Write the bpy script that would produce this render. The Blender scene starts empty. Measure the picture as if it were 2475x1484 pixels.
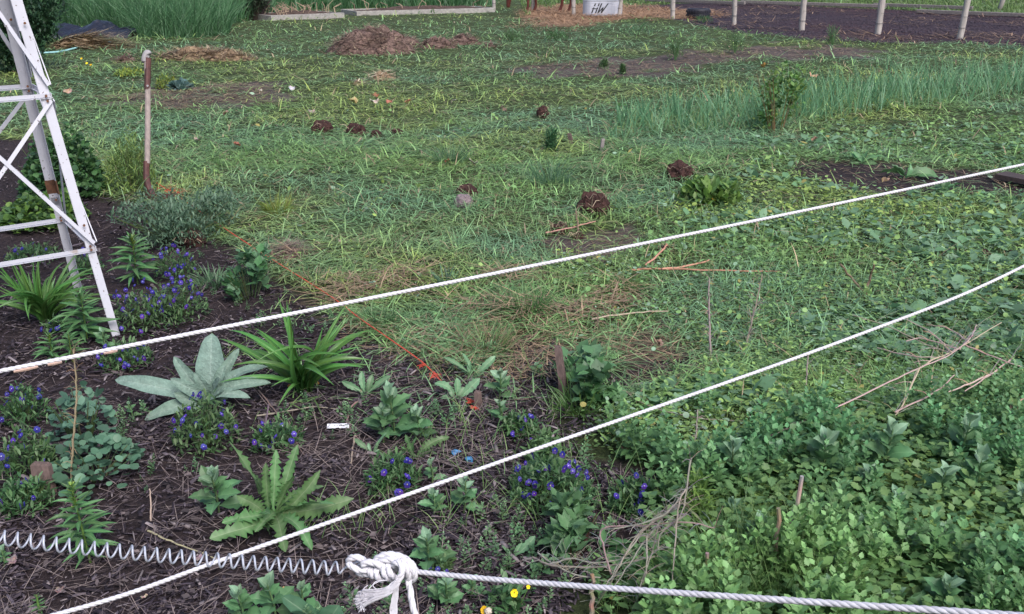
import bpy, bmesh, math, random
import numpy as np
from mathutils import Vector, Matrix, noise as mnoise

random.seed(11)
rng = np.random.default_rng(11)
S = bpy.context.scene
COL = S.collection

# ------------------------------------------------------------------ camera, sky, sun, exposure
PITCH, FPX, EYE = math.radians(19.5), 2400.0, 1.55      # focal length in pixels of a 2475 px wide picture
cam = bpy.data.cameras.new('camera')
cam.sensor_fit = 'HORIZONTAL'; cam.sensor_width = 36.0
cam.lens = 36.0 * FPX / 2475.0
cam.clip_start = 0.05; cam.clip_end = 2000
cam_o = bpy.data.objects.new('camera', cam); COL.objects.link(cam_o)
cam_o.location = (0, 0, EYE); cam_o.rotation_euler = (math.radians(90) - PITCH, 0, 0)
S.camera = cam_o

SUN_EL, SUN_AZ = math.radians(48), math.radians(150)    # azimuth clockwise from +Y: behind the camera, to the right
world = bpy.data.worlds.new('World'); S.world = world; world.use_nodes = True
wn = world.node_tree.nodes; wl = world.node_tree.links
wn.clear()
sky = wn.new('ShaderNodeTexSky'); sky.sky_type = 'NISHITA'; sky.sun_disc = False
sky.sun_elevation = SUN_EL; sky.sun_rotation = SUN_AZ
sky.dust_density = 3.0; sky.air_density = 1.0; sky.ozone_density = 1.5
bg = wn.new('ShaderNodeBackground'); bg.inputs['Strength'].default_value = 0.088
wo = wn.new('ShaderNodeOutputWorld')
wl.new(sky.outputs[0], bg.inputs[0]); wl.new(bg.outputs[0], wo.inputs[0])
sun = bpy.data.lights.new('sun', 'SUN'); sun.energy = 1.5; sun.angle = math.radians(30); sun.color = (1.0, 0.97, 0.95)
sun_o = bpy.data.objects.new('sun', sun); COL.objects.link(sun_o)
sd = Vector((math.sin(SUN_AZ) * math.cos(SUN_EL), math.cos(SUN_AZ) * math.cos(SUN_EL), math.sin(SUN_EL)))
sun_o.rotation_euler = sd.to_track_quat('Z', 'Y').to_euler()
S.view_settings.view_transform = 'Standard'; S.view_settings.look = 'None'
S.view_settings.exposure = 1.2; S.view_settings.gamma = 1.0
S.view_settings.use_curve_mapping = False
S.render.engine = 'CYCLES'
S.cycles.max_bounces = 5; S.cycles.diffuse_bounces = 3; S.cycles.glossy_bounces = 2
S.cycles.transmission_bounces = 3; S.cycles.use_denoising = True
S.cycles.caustics_reflective = False; S.cycles.caustics_refractive = False

# ------------------------------------------------------------------ helpers: picture point -> ground point
CP, SP = math.cos(PITCH), math.sin(PITCH)
def vnoise(x, y, s, seed=0):
    """smooth value noise in 0..1, cells of s metres"""
    x = np.asarray(x, float) / s + 1000.0; y = np.asarray(y, float) / s + 1000.0
    xi = np.floor(x).astype(np.int64); yi = np.floor(y).astype(np.int64)
    fx = x - xi; fy = y - yi
    fx = fx * fx * (3 - 2 * fx); fy = fy * fy * (3 - 2 * fy)
    def h(a, b):
        n = (a * 374761393 + b * 668265263 + seed * 974634541) & 0xFFFFFFFF
        n = ((n ^ (n >> 13)) * 1274126177) & 0xFFFFFFFF
        return ((n ^ (n >> 16)) & 0xFFFF) / 65535.0
    a = h(xi, yi) * (1 - fx) + h(xi + 1, yi) * fx
    b = h(xi, yi + 1) * (1 - fx) + h(xi + 1, yi + 1) * fx
    return a * (1 - fy) + b * fy
def gz(x, y):
    return 0.045 * (vnoise(x, y, 1.3, 1) - .5) + 0.022 * (vnoise(x, y, .35, 2) - .5)
def px_xy(px, py, z=0.0):
    px = np.asarray(px, float); py = np.asarray(py, float)
    u = (px - 1237.5) / FPX; v = (742 - py) / FPX
    dy = CP + v * SP; dz = -SP + v * CP
    t = (z - EYE) / dz
    return u * t, dy * t
def G(px, py, z=0.0):
    x, y = px_xy(px, py, z)
    return Vector((float(x), float(y), z))
def GG(px, py):
    p = G(px, py); p.z = float(gz(p.x, p.y)); return p
def P(px, py, d):
    u = (px - 1237.5) / FPX; v = (742 - py) / FPX
    return Vector((u, CP + v * SP, -SP + v * CP)) * d + Vector((0, 0, EYE))
def depth(p):
    return p.y * CP - (p.z - EYE) * SP
def mpp(px, py):                       # metres per picture pixel at the ground there
    return depth(G(px, py)) / FPX
def poly_world(pts):
    a = np.array(pts, float); x, y = px_xy(a[:, 0], a[:, 1]); return np.stack([x, y], 1)
def inpoly(x, y, poly):
    x = np.asarray(x); y = np.asarray(y)
    ins = np.zeros(x.shape, bool); n = len(poly); j = n - 1
    for i in range(n):
        xi, yi = poly[i]; xj, yj = poly[j]
        if yi != yj:
            c = ((yi > y) != (yj > y)) & (x < (xj - xi) * (y - yi) / (yj - yi) + xi)
            ins ^= c
        j = i
    return ins
def wob(x, y, a=.12, s=.4):            # ragged zone edges
    d = np.maximum(1.0, np.hypot(x, y) / 6)
    return x + a * d * (vnoise(x, y, s, 21) - .5) * 2, y + a * d * 1.5 * (vnoise(x, y, s, 22) - .5) * 2

# ------------------------------------------------------------------ helpers: materials
def nodes(name):
    m = bpy.data.materials.new(name); m.use_nodes = True
    nt = m.node_tree; b = nt.nodes['Principled BSDF']
    return m, nt, b
def leaf_material(name, rough=.5, spec=.35, transl=.22, vary=.35, noise=0.0, bump=0.0):
    m, nt, b = nodes(name); N = nt.nodes; L = nt.links
    at = N.new('ShaderNodeAttribute'); at.attribute_name = 'Col'
    oi = N.new('ShaderNodeObjectInfo')
    hs = N.new('ShaderNodeHueSaturation')
    mr = N.new('ShaderNodeMapRange'); mr.inputs[3].default_value = 1 - vary; mr.inputs[4].default_value = 1 + vary
    mh = N.new('ShaderNodeMapRange'); mh.inputs[3].default_value = .485; mh.inputs[4].default_value = .515
    L.new(oi.outputs['Random'], mr.inputs[0]); L.new(oi.outputs['Random'], mh.inputs[0])
    L.new(mr.outputs[0], hs.inputs['Value']); L.new(mh.outputs[0], hs.inputs['Hue'])
    L.new(at.outputs['Color'], hs.inputs['Color'])
    src = hs.outputs[0]
    if noise:
        tx = N.new('ShaderNodeTexNoise'); tx.inputs['Scale'].default_value = noise; tx.inputs['Detail'].default_value = 3
        gm = N.new('ShaderNodeNewGeometry')
        L.new(gm.outputs['Position'], tx.inputs['Vector'])
        mx = N.new('ShaderNodeMixRGB'); mx.blend_type = 'OVERLAY'; mx.inputs[0].default_value = .3
        L.new(src, mx.inputs[1]); L.new(tx.outputs['Fac'], mx.inputs[2]); src = mx.outputs[0]
        if bump:
            bp = N.new('ShaderNodeBump'); bp.inputs['Strength'].default_value = bump; bp.inputs['Distance'].default_value = .01
            L.new(tx.outputs['Fac'], bp.inputs['Height']); L.new(bp.outputs[0], b.inputs['Normal'])
    L.new(src, b.inputs['Base Color'])
    b.inputs['Roughness'].default_value = rough; b.inputs['Specular IOR Level'].default_value = spec
    if transl:
        tr = N.new('ShaderNodeBsdfTranslucent'); L.new(src, tr.inputs['Color'])
        mix = N.new('ShaderNodeMixShader'); mix.inputs[0].default_value = transl
        L.new(b.outputs[0], mix.inputs[1]); L.new(tr.outputs[0], mix.inputs[2])
        L.new(mix.outputs[0], N['Material Output'].inputs['Surface'])
    return m
def solid(name, c1, c2=None, scale=20, rough=.7, bump=.3, metal=0.0, dist=.004, detail=6, stretch=None, spec=.4, lo=.35, hi=.65):
    """procedural: two colours broken up by noise in object space, with relief"""
    m, nt, b = nodes(name); N = nt.nodes; L = nt.links
    c2 = c2 or tuple(v * .6 for v in c1)
    tc = N.new('ShaderNodeTexCoord'); mp = N.new('ShaderNodeMapping')
    if stretch: mp.inputs['Scale'].default_value = stretch
    L.new(tc.outputs['Object'], mp.inputs[0])
    tx = N.new('ShaderNodeTexNoise'); tx.inputs['Scale'].default_value = scale; tx.inputs['Detail'].default_value = detail
    tx.inputs['Roughness'].default_value = .65
    L.new(mp.outputs[0], tx.inputs['Vector'])
    cr = N.new('ShaderNodeValToRGB'); cr.color_ramp.elements[0].position = lo; cr.color_ramp.elements[1].position = hi
    cr.color_ramp.elements[0].color = (*c2, 1); cr.color_ramp.elements[1].color = (*c1, 1)
    L.new(tx.outputs['Fac'], cr.inputs[0]); L.new(cr.outputs[0], b.inputs['Base Color'])
    b.inputs['Roughness'].default_value = rough; b.inputs['Metallic'].default_value = metal
    b.inputs['Specular IOR Level'].default_value = spec
    if bump:
        t2 = N.new('ShaderNodeTexNoise'); t2.inputs['Scale'].default_value = scale * 2.2; t2.inputs['Detail'].default_value = 5
        L.new(mp.outputs[0], t2.inputs['Vector'])
        bp = N.new('ShaderNodeBump'); bp.inputs['Strength'].default_value = bump; bp.inputs['Distance'].default_value = dist
        L.new(t2.outputs['Fac'], bp.inputs['Height']); L.new(bp.outputs[0], b.inputs['Normal'])
    return m

M = {}
M['grass'] = leaf_material('grass_blades', .48, .5, .38, 0)
M['weed'] = leaf_material('weed_leaves', .5, .4, .34, 0)
M['leaf'] = leaf_material('leaf', .45, .35, .22, .22, 25)
M['blade_leaf'] = leaf_material('strap_leaf', .38, .5, .22, .22)
M['woolly'] = leaf_material('woolly_leaf', .85, .15, .12, .10, 90, .6)
M['petal'] = leaf_material('petal', .55, .3, .15, .25)
M['litter'] = leaf_material('bark_and_straw', .8, .2, 0, 0)
M['strawy'] = leaf_material('dry_stalk', .65, .3, .05, .15)
M['rope'] = solid('white_rope', (.63, .62, .67), (.52, .50, .54), 60, .75, .25, dist=.001, spec=.2)
M['rope_dirty'] = solid('rope_fuzz', (.56, .55, .61), (.46, .44, .48), 40, .8, .1, dist=.001, spec=.2)
M['spring'] = solid('galvanised_wire', (.46, .48, .56), (.36, .38, .46), 80, .45, .1, .1, dist=.0006)
def chipped(name, base, chip, rust):
    m = solid(name, base, tuple(c * .86 for c in base), 6, .5, .15, dist=.002, lo=.25)
    N = m.node_tree.nodes; L = m.node_tree.links; b = N['Principled BSDF']; src = b.inputs['Base Color'].links[0].from_socket
    tc = N.new('ShaderNodeTexCoord')
    for sc, lo, hi, col in ((70, .66, .69, chip), (9, .68, .74, rust)):
        t = N.new('ShaderNodeTexNoise'); t.inputs['Scale'].default_value = sc; t.inputs['Detail'].default_value = 4; L.new(tc.outputs['Object'], t.inputs['Vector'])
        mr = N.new('ShaderNodeMapRange'); mr.inputs[1].default_value = lo; mr.inputs[2].default_value = hi; L.new(t.outputs['Fac'], mr.inputs[0])
        mx = N.new('ShaderNodeMixRGB'); mx.inputs[2].default_value = (*col, 1); L.new(mr.outputs[0], mx.inputs[0]); L.new(src, mx.inputs[1]); src = mx.outputs[0]
    L.new(src, b.inputs['Base Color']); return m
M['tower'] = chipped('white_paint_chipped', (.53, .53, .60), (.16, .13, .13), (.36, .30, .29))
M['rust'] = solid('rusty_steel', (.20, .09, .05), (.09, .045, .03), 40, .85, .4, dist=.002)
M['handle_wood'] = solid('weathered_ash_wood', (.33, .27, .25), (.22, .18, .17), 14, .8, .3, stretch=(4, 4, .6))
M['shovel_steel'] = solid('dark_rusty_shovel_steel', (.11, .045, .04), (.05, .025, .025), 22, .6, .25, .2)
M['shovel_grip'] = solid('pale_grip', (.34, .32, .33), (.22, .20, .21), 20, .6, .2)
M['stake'] = solid('damp_wood_stake', (.14, .095, .085), (.08, .055, .05), 18, .8, .4, stretch=(5, 5, .7))
M['post'] = solid('grey_cedar_post', (.44, .40, .37), (.29, .26, .25), 9, .85, .5, stretch=(5, 5, .5), dist=.01)
M['board'] = solid('pale_weathered_board', (.36, .34, .32), (.22, .21, .20), 6, .85, .4, stretch=(.5, 4, 4), dist=.006)
M['board_dark'] = solid('dark_wet_board', (.075, .05, .045), (.035, .025, .025), 12, .7, .4, stretch=(.5, 5, 5))
M['rail'] = solid('grey_brown_rail', (.24, .21, .20), (.13, .115, .115), 8, .85, .4, stretch=(.5, 4, 4), dist=.006)
M['clod'] = solid('root_ball_soil', (.080, .042, .037), (.028, .017, .017), 26, .95, 1.0, dist=.02, spec=.1)
M['stone'] = solid('grey_violet_stone', (.22, .17, .18), (.14, .11, .12), 12, .85, .4)
M['manure'] = solid('manure_and_hay', (.23, .155, .13), (.08, .052, .048), 16, .95, 1.0, dist=.03, spec=.1)
M['haymound'] = solid('old_hay', (.33, .24, .15), (.15, .10, .07), 18, .95, 1.0, dist=.03, spec=.1)
M['tarp'] = solid('black_plastic_sheet', (.016, .018, .034), (.008, .009, .018), 9, .42, .5, dist=.02, spec=.5)
M['hose'] = solid('pale_turquoise_hose', (.36, .62, .62), (.20, .42, .44), 5, .5, .1)
M['string'] = solid('orange_twine', (.62, .10, .06), (.42, .06, .04), 160, .75, .5, dist=.001)
M['tank'] = solid('galvanised_tank', (.52, .54, .62), (.42, .44, .52), 5, .42, .1, .2)
M['tank_ink'] = solid('black_stencil', (.03, .03, .035), (.02, .02, .025), 20, .6, 0)
M['rubber'] = solid('black_rubber', (.022, .022, .035), (.012, .012, .02), 30, .6, .4)
M['horse'] = solid('chestnut_coat', (.105, .024, .018), (.065, .016, .012), 8, .6, .2)
M['label'] = solid('white_plastic_label', (.72, .72, .78), (.60, .60, .66), 40, .45, .05)
M['ink'] = solid('black_ink', (.02, .02, .03), (.015, .015, .02), 30, .6, 0)
M['blue'] = solid('blue_plastic', (.07, .28, .55), (.05, .2, .42), 30, .4, .1)
M['wire'] = solid('fence_wire', (.12, .11, .12), (.07, .065, .07), 50, .5, .1, .5)
M['bedsoil'] = solid('raised_bed_soil', (.10, .07, .06), (.05, .035, .03), 10, .95, .8, dist=.03, spec=.1)
M['bark'] = solid('grey_bark', (.22, .19, .18), (.12, .10, .10), 14, .9, .7, stretch=(3, 3, .6), dist=.01)
M['husk'] = leaf_material('dry_husk', .7, .25, .15, .15, 30)

# ------------------------------------------------------------------ helpers: meshes and objects
def big_mesh(name, V, T, C):
    """V (n,3) T (m,3) C (n,3) -> mesh with colour attribute Col"""
    me = bpy.data.meshes.new(name)
    me.vertices.add(len(V)); me.vertices.foreach_set('co', np.ascontiguousarray(V, np.float32).ravel())
    me.loops.add(T.size); me.loops.foreach_set('vertex_index', np.ascontiguousarray(T, np.int32).ravel())
    me.polygons.add(len(T)); me.polygons.foreach_set('loop_start', np.arange(0, T.size, 3, dtype=np.int32))
    me.update(calc_edges=True)
    a = me.color_attributes.new('Col', 'FLOAT_COLOR', 'POINT')
    c4 = np.ones((len(V), 4), np.float32); c4[:, :3] = C
    a.data.foreach_set('color', c4.ravel())
    return me
class MB:
    """collects shapes for one mesh"""
    def __init__(s): s.V = []; s.F = []; s.C = []
    def add(s, v, f, col=(1, 1, 1)):
        o = len(s.V)
        v = [tuple(p) for p in v]
        s.V += v; s.F += [tuple(i + o for i in q) for q in f]
        if len(v) and np.ndim(col) == 2: s.C += [tuple(c) for c in col]
        else: s.C += [tuple(col)] * len(v)
        return s
    def box(s, cx, cy, cz, sx, sy, sz, mat=None, col=(1, 1, 1), bev=0):
        hx, hy, hz = sx / 2, sy / 2, sz / 2
        v = [Vector((cx + a * hx, cy + b * hy, cz + c * hz)) for a in (-1, 1) for b in (-1, 1) for c in (-1, 1)]
        if mat is not None: v = [mat @ p for p in v]
        f = [(0, 1, 3, 2), (4, 6, 7, 5), (0, 4, 5, 1), (2, 3, 7, 6), (0, 2, 6, 4), (1, 5, 7, 3)]
        return s.add(v, f, col)
    def bar(s, a, b, w, t, up=Vector((0, 0, 1)), col=(1, 1, 1)):
        """rectangular bar from a to b, w across, t along up"""
        a = Vector(a); b = Vector(b); d = (b - a).normalized(); r = d.cross(up).normalized(); u = r.cross(d)
        v = [p + r * (i * w / 2) + u * (j * t / 2) for p in (a, b) for i in (-1, 1) for j in (-1, 1)]
        f = [(0, 1, 3, 2), (4, 6, 7, 5), (0, 4, 5, 1), (2, 3, 7, 6), (0, 2, 6, 4), (1, 5, 7, 3)]
        return s.add(v, f, col)
    def tube(s, pts, rad, n=6, col=(1, 1, 1), caps=True):
        pts = [Vector(p) for p in pts]; m = len(pts)
        if not hasattr(rad, '__len__'): rad = [rad] * m
        cols = col if np.ndim(col) == 2 else None
        V = []; F = []; C = []
        prev = None
        for i, p in enumerate(pts):
            t = (pts[min(i + 1, m - 1)] - pts[max(i - 1, 0)]).normalized()
            if prev is None:
                prev = t.orthogonal().normalized()
            x = (prev - t * prev.dot(t))
            x = x.normalized() if x.length > 1e-6 else t.orthogonal().normalized()
            prev = x; y = t.cross(x)
            for k in range(n):
                a = 2 * math.pi * k / n
                V.append(p + (x * math.cos(a) + y * math.sin(a)) * rad[i])
                C.append(cols[i] if cols is not None else col)
        for i in range(m - 1):
            for k in range(n):
                k2 = (k + 1) % n
                F.append((i * n + k, i * n + k2, (i + 1) * n + k2, (i + 1) * n + k))
        if caps:
            F.append(tuple(range(n))[::-1]); F.append(tuple((m - 1) * n + k for k in range(n)))
        return s.add(V, F, C)
    def mesh(s, name, smooth=False):
        me = bpy.data.meshes.new(name); me.from_pydata(s.V, [], s.F); me.update()
        a = me.color_attributes.new('Col', 'FLOAT_COLOR', 'POINT')
        c4 = np.ones((len(s.V), 4), np.float32)
        if s.V: c4[:, :3] = np.array(s.C)
        a.data.foreach_set('color', c4.ravel())
        if smooth: me.polygons.foreach_set('use_smooth', [True] * len(me.polygons))
        return me
def put(name, me, mat, parent=None, mw=None, kind=None):
    if isinstance(me, MB): me = me.mesh(name)
    if mat is not None and not me.materials: me.materials.append(M[mat] if isinstance(mat, str) else mat)
    o = bpy.data.objects.new(name, me); COL.objects.link(o)
    if parent is not None: o.parent = parent
    if mw is not None: o.matrix_local = mw
    if kind: o['kind'] = kind
    return o
def tag(o, label, cat, group=None, kind=None):
    o['label'] = label; o['category'] = cat
    if group: o['group'] = group
    if kind: o['kind'] = kind
    return o
def thing(name, label, cat, loc=(0, 0, 0), group=None, rz=0):
    o = bpy.data.objects.new(name, None); COL.objects.link(o)
    o.empty_display_size = .05
    o.location = loc; o.rotation_euler = (0, 0, rz)
    return tag(o, label, cat, group)
def smooth_path(pts, per=8):
    pts = [Vector(p) for p in pts]; out = []
    q = [pts[0] * 2 - pts[1]] + pts + [pts[-1] * 2 - pts[-2]]
    for i in range(1, len(q) - 2):
        for k in range(per):
            t = k / per
            a, b, c, d = q[i - 1], q[i], q[i + 1], q[i + 2]
            out.append(.5 * ((2 * b) + (c - a) * t + (2 * a - 5 * b + 4 * c - d) * t * t + (3 * b - a - 3 * c + d) * t ** 3))
    out.append(pts[-1]); return out

# ------------------------------------------------------------------ zones of the ground (outlines read off the picture, used on the ground)
BED = poly_world([(-1300, 335), (60, 335), (160, 400), (255, 455), (390, 505), (540, 590), (690, 705), (830, 770), (960, 850), (1100, 872),
                  (1270, 840), (1400, 850), (1500, 930), (1620, 870), (1720, 880), (1650, 960), (1440, 1010), (1360, 1060), (1450, 1130),
                  (1600, 1170), (1590, 1300), (1330, 1480), (1150, 1900), (-1500, 1900)])
CARPET = poly_world([(1560, 540), (1700, 470), (1830, 330), (2000, 300), (2900, 230), (2900, 1700), (1300, 1700), (1590, 1300), (1600, 1170),
                     (1450, 1080), (1650, 960), (1720, 880), (1560, 830), (1380, 760), (1330, 650)])
STAND = poly_world([(1500, 1420), (1600, 1240), (1700, 1130), (1900, 1050), (2200, 1000), (2900, 880), (2900, 1900), (1400, 1900)])
PADDOCK = poly_world([(1500, 22), (1560, 38), (1640, 50), (1790, 78), (1960, 97), (2140, 106), (2300, 99), (2475, 110), (2900, 140), (3300, 70),
                      (2700, 48), (2475, 41), (2220, 27), (1900, 12), (1700, 5), (1560, 14)])
HAY = poly_world([(1270, 28), (1330, 10), (1500, 14), (1640, 22), (1720, 30), (1700, 48), (1580, 44), (1480, 52), (1400, 66), (1330, 66), (1285, 45)])
BARE1 = poly_world([(1250, 168), (1400, 150), (1560, 150), (1700, 125), (1900, 110), (2060, 108), (2090, 130), (1900, 142), (1700, 160), (1560, 182), (1400, 184)])
BARE2 = poly_world([(220, 243), (420, 213), (620, 212), (730, 225), (640, 242), (480, 262), (300, 262)])
BARE3 = poly_world([(1870, 395), (2000, 378), (2090, 405), (2260, 425), (2210, 458), (2000, 452), (1900, 425)])
BARE4 = poly_world([(2230, 430), (2350, 405), (2560, 420), (2560, 465), (2330, 462)])
BARE5 = poly_world([(1290, 560), (1500, 520), (1510, 590), (1330, 610)])
BARE6 = poly_world([(1500, 860), (1700, 780), (1760, 880), (1650, 960), (1500, 960)])
ONION = poly_world([(1460, 345), (1720, 325), (2000, 288), (2300, 252), (2900, 195), (2900, 150), (2300, 205), (1900, 235), (1500, 285)])
TALL = poly_world([(80, 66), (120, 62), (320, 74), (335, 94), (450, 94), (555, 82), (560, 45), (640, 22), (700, 2), (-700, 2), (-700, 80), (40, 90)])
def bare(x, y):
    a, b = wob(x, y, .22, .5); a, b = a + .12 * np.maximum(1, b / 6) * (vnoise(x, y, .16, 23) - .5), b + .2 * np.maximum(1, b / 6) * (vnoise(x, y, .16, 24) - .5)
    r = np.zeros(np.shape(x), bool)
    for p in (BARE1, BARE2, BARE3, BARE4, BARE5, BARE6): r |= inpoly(a, b, p)
    return r
def zone(x, y):
    """0 lawn 1 bed 2 carpet 3 paddock 4 hay 5 bare 6 tall grass"""
    a, b = wob(x, y)
    z = np.zeros(np.shape(x), int)
    z[inpoly(a, b, CARPET)] = 2
    z[bare(x, y)] = 5
    z[inpoly(a, b, BED)] = 1
    z[inpoly(x, y, PADDOCK)] = 3
    z[inpoly(a, b, HAY)] = 4
    z[inpoly(x, y, TALL)] = 6
    return z
def sample(n, px0=-280, px1=2755, py0=-6, py1=1560):
    px = rng.uniform(px0, px1, n); py = rng.uniform(py0, py1, n)
    return px_xy(px, py)

# ------------------------------------------------------------------ ground sheet
def build_ground():
    ys = np.concatenate([np.linspace(-6, 1.4, 10), np.geomspace(1.5, 40, 230), np.geomspace(42, 900, 24)])
    ts = np.linspace(-1, 1, 211); ts = np.sign(ts) * (np.abs(ts) * .75 + .25 * np.abs(ts) ** 3)
    Y, T = np.meshgrid(ys, ts, indexing='ij')
    X = T * (np.maximum(Y, 0) * .85 + 7)
    far = np.clip((45 - Y) / 20, 0, 1)
    Z = gz(X, Y) * far
    z = zone(X.ravel(), Y.ravel())
    cols = np.array([(.048, .068, .028), (.036, .028, .030), (.050, .068, .030), (.062, .048, .056), (.24, .15, .09), (.085, .072, .068), (.03, .05, .022)])
    C = cols[z] * (0.75 + .5 * vnoise(X.ravel(), Y.ravel(), .5, 5))[:, None]
    pad = z == 3                                              # paddock: violet-brown churned soil, redder near the fence
    mixr = vnoise(X.ravel(), Y.ravel(), 2.5, 6)
    dk = (z == 5) & (Y.ravel() < 9.5) & (X.ravel() > 1.2); C[dk] = C[dk] * np.array((.42, .40, .46))   # wet dark soil in the near bare spots
    C[pad] = np.array((.034, .028, .040)) * (1 - mixr[pad])[:, None] + np.array((.050, .030, .036)) * mixr[pad][:, None]
    farm = Y.ravel() > 38
    C[farm] = (.06, .11, .04)
    V = np.stack([X.ravel(), Y.ravel(), Z.ravel()], 1)
    n, m = X.shape
    i = np.arange((n - 1) * (m - 1)); r = i // (m - 1); c = i % (m - 1)
    a = r * m + c
    T3 = np.concatenate([np.stack([a, a + 1, a + m + 1], 1), np.stack([a, a + m + 1, a + m], 1)])
    me = big_mesh('ground', V, T3, C)
    me.polygons.foreach_set('use_smooth', [True] * len(me.polygons))
    mt, nt, b = nodes('earth'); N = nt.nodes; L = nt.links
    at = N.new('ShaderNodeAttribute'); at.attribute_name = 'Col'
    gm = N.new('ShaderNodeNewGeometry')
    t1 = N.new('ShaderNodeTexNoise'); t1.inputs['Scale'].default_value = 45; t1.inputs['Detail'].default_value = 6; t1.inputs['Roughness'].default_value = .7
    t2 = N.new('ShaderNodeTexNoise'); t2.inputs['Scale'].default_value = 9; t2.inputs['Detail'].default_value = 5
    L.new(gm.outputs['Position'], t1.inputs[0]); L.new(gm.outputs['Position'], t2.inputs[0])
    cr = N.new('ShaderNodeValToRGB'); cr.color_ramp.elements[0].position = .3; cr.color_ramp.elements[1].position = .72
    cr.color_ramp.elements[0].color = (.45, .42, .45, 1); cr.color_ramp.elements[1].color = (1.7, 1.6, 1.6, 1)
    L.new(t1.outputs['Fac'], cr.inputs[0])
    mx = N.new('ShaderNodeMixRGB'); mx.blend_type = 'MULTIPLY'; mx.inputs[0].default_value = 1
    L.new(at.outputs['Color'], mx.inputs[1]); L.new(cr.outputs[0], mx.inputs[2]); L.new(mx.outputs[0], b.inputs['Base Color'])
    ad = N.new('ShaderNodeMath'); ad.operation = 'ADD'; L.new(t1.outputs['Fac'], ad.inputs[0]); L.new(t2.outputs['Fac'], ad.inputs[1])
    bp = N.new('ShaderNodeBump'); bp.inputs['Strength'].default_value = .9; bp.inputs['Distance'].default_value = .03
    L.new(ad.outputs[0], bp.inputs['Height']); L.new(bp.outputs[0], b.inputs['Normal'])
    b.inputs['Roughness'].default_value = .95; b.inputs['Specular IOR Level'].default_value = .15
    o = put('ground', me, mt); o['kind'] = 'structure'; o['label'] = 'earth of the garden and the paddock behind it'
    return o
build_ground()

# ------------------------------------------------------------------ blades and scattered leaves (for the stuff)
def blades(x, y, z, L, W, az, el, bend, col, nseg=3, waz=None, tip=None):
    """ribbons: base, length, width, heading, start elevation, total bend down; returns V,T,C"""
    n = len(x); k = 2 * nseg + 1
    if waz is None: waz = az + math.pi / 2
    wx, wy = np.cos(waz), np.sin(waz)
    px_, py_, pz_ = x.copy(), y.copy(), z.copy()
    V = np.zeros((n, k, 3), np.float32)
    for i in range(nseg + 1):
        s = i / nseg
        if i < nseg:
            w = W * .5 * (1 - .55 * s) * (.75 if i == 0 else 1)
            V[:, 2 * i, 0] = px_ - wx * w; V[:, 2 * i, 1] = py_ - wy * w; V[:, 2 * i, 2] = pz_
            V[:, 2 * i + 1, 0] = px_ + wx * w; V[:, 2 * i + 1, 1] = py_ + wy * w; V[:, 2 * i + 1, 2] = pz_
        else:
            V[:, 2 * i, 0] = px_; V[:, 2 * i, 1] = py_; V[:, 2 * i, 2] = pz_
        e = el - bend * (i + .5) / nseg
        st = L / nseg
        px_ = px_ + np.cos(e) * np.cos(az) * st; py_ = py_ + np.cos(e) * np.sin(az) * st
        pz_ = np.maximum(pz_ + np.sin(e) * st, z - .01)
    t = []
    for i in range(nseg - 1):
        t += [(2 * i, 2 * i + 1, 2 * i + 3), (2 * i, 2 * i + 3, 2 * i + 2)]
    t.append((2 * nseg - 2, 2 * nseg - 1, 2 * nseg))
    T = (np.array(t)[None] + (np.arange(n) * k)[:, None, None]).reshape(-1, 3)
    C = np.repeat(col[:, None, :], k, 1)
    if tip is not None: C[:, -1] = tip
    return V.reshape(-1, 3), T, C.reshape(-1, 3)
def join(parts):
    V = []; T = []; C = []; o = 0
    for v, t, c in parts:
        V.append(v); T.append(t + o); C.append(c); o += len(v)
    return np.concatenate(V), np.concatenate(T), np.concatenate(C)
def stamp(tv, tf, tc, pos, az, scale, tint, tilt=None, tiltaz=None):
    """copies of a small template, turned about z and tipped, joined"""
    tv = np.asarray(tv, np.float32); tf = np.asarray(tf); tc = np.asarray(tc, np.float32)
    n = len(pos); k = len(tv)
    ca, sa = np.cos(az), np.sin(az)
    v = tv[None] * np.asarray(scale).reshape(n, 1, -1)
    X = v[..., 0] * ca[:, None] - v[..., 1] * sa[:, None]
    Y = v[..., 0] * sa[:, None] + v[..., 1] * ca[:, None]
    Z = v[..., 2]
    if tilt is not None:
        hx, hy = np.cos(tiltaz)[:, None], np.sin(tiltaz)[:, None]
        a = X * hx + Y * hy; ct, st = np.cos(tilt)[:, None], np.sin(tilt)[:, None]
        a2 = a * ct + Z * st; Z2 = Z * ct - a * st
        X = X + (a2 - a) * hx; Y = Y + (a2 - a) * hy; Z = Z2
    V = np.stack([X + pos[:, 0:1], Y + pos[:, 1:2], Z + pos[:, 2:3]], -1).reshape(-1, 3)
    T = (tf[None] + (np.arange(n) * k)[:, None, None]).reshape(-1, 3)
    C = (tc[None] * tint[:, None, :]).reshape(-1, 3)
    return V, T, C
def tri(f):
    out = []
    for q in f:
        for i in range(1, len(q) - 1): out.append((q[0], q[i], q[i + 1]))
    return np.array(out)
def lerp(a, b, t): return np.asarray(a)[None] * (1 - t)[:, None] + np.asarray(b)[None] * t[:, None]
def stuff(name, parts, mat, label, cat):
    V, T, C = join(parts)
    o = put(name, big_mesh(name, V, T, C), mat)
    return tag(o, label, cat, kind='stuff')

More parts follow.
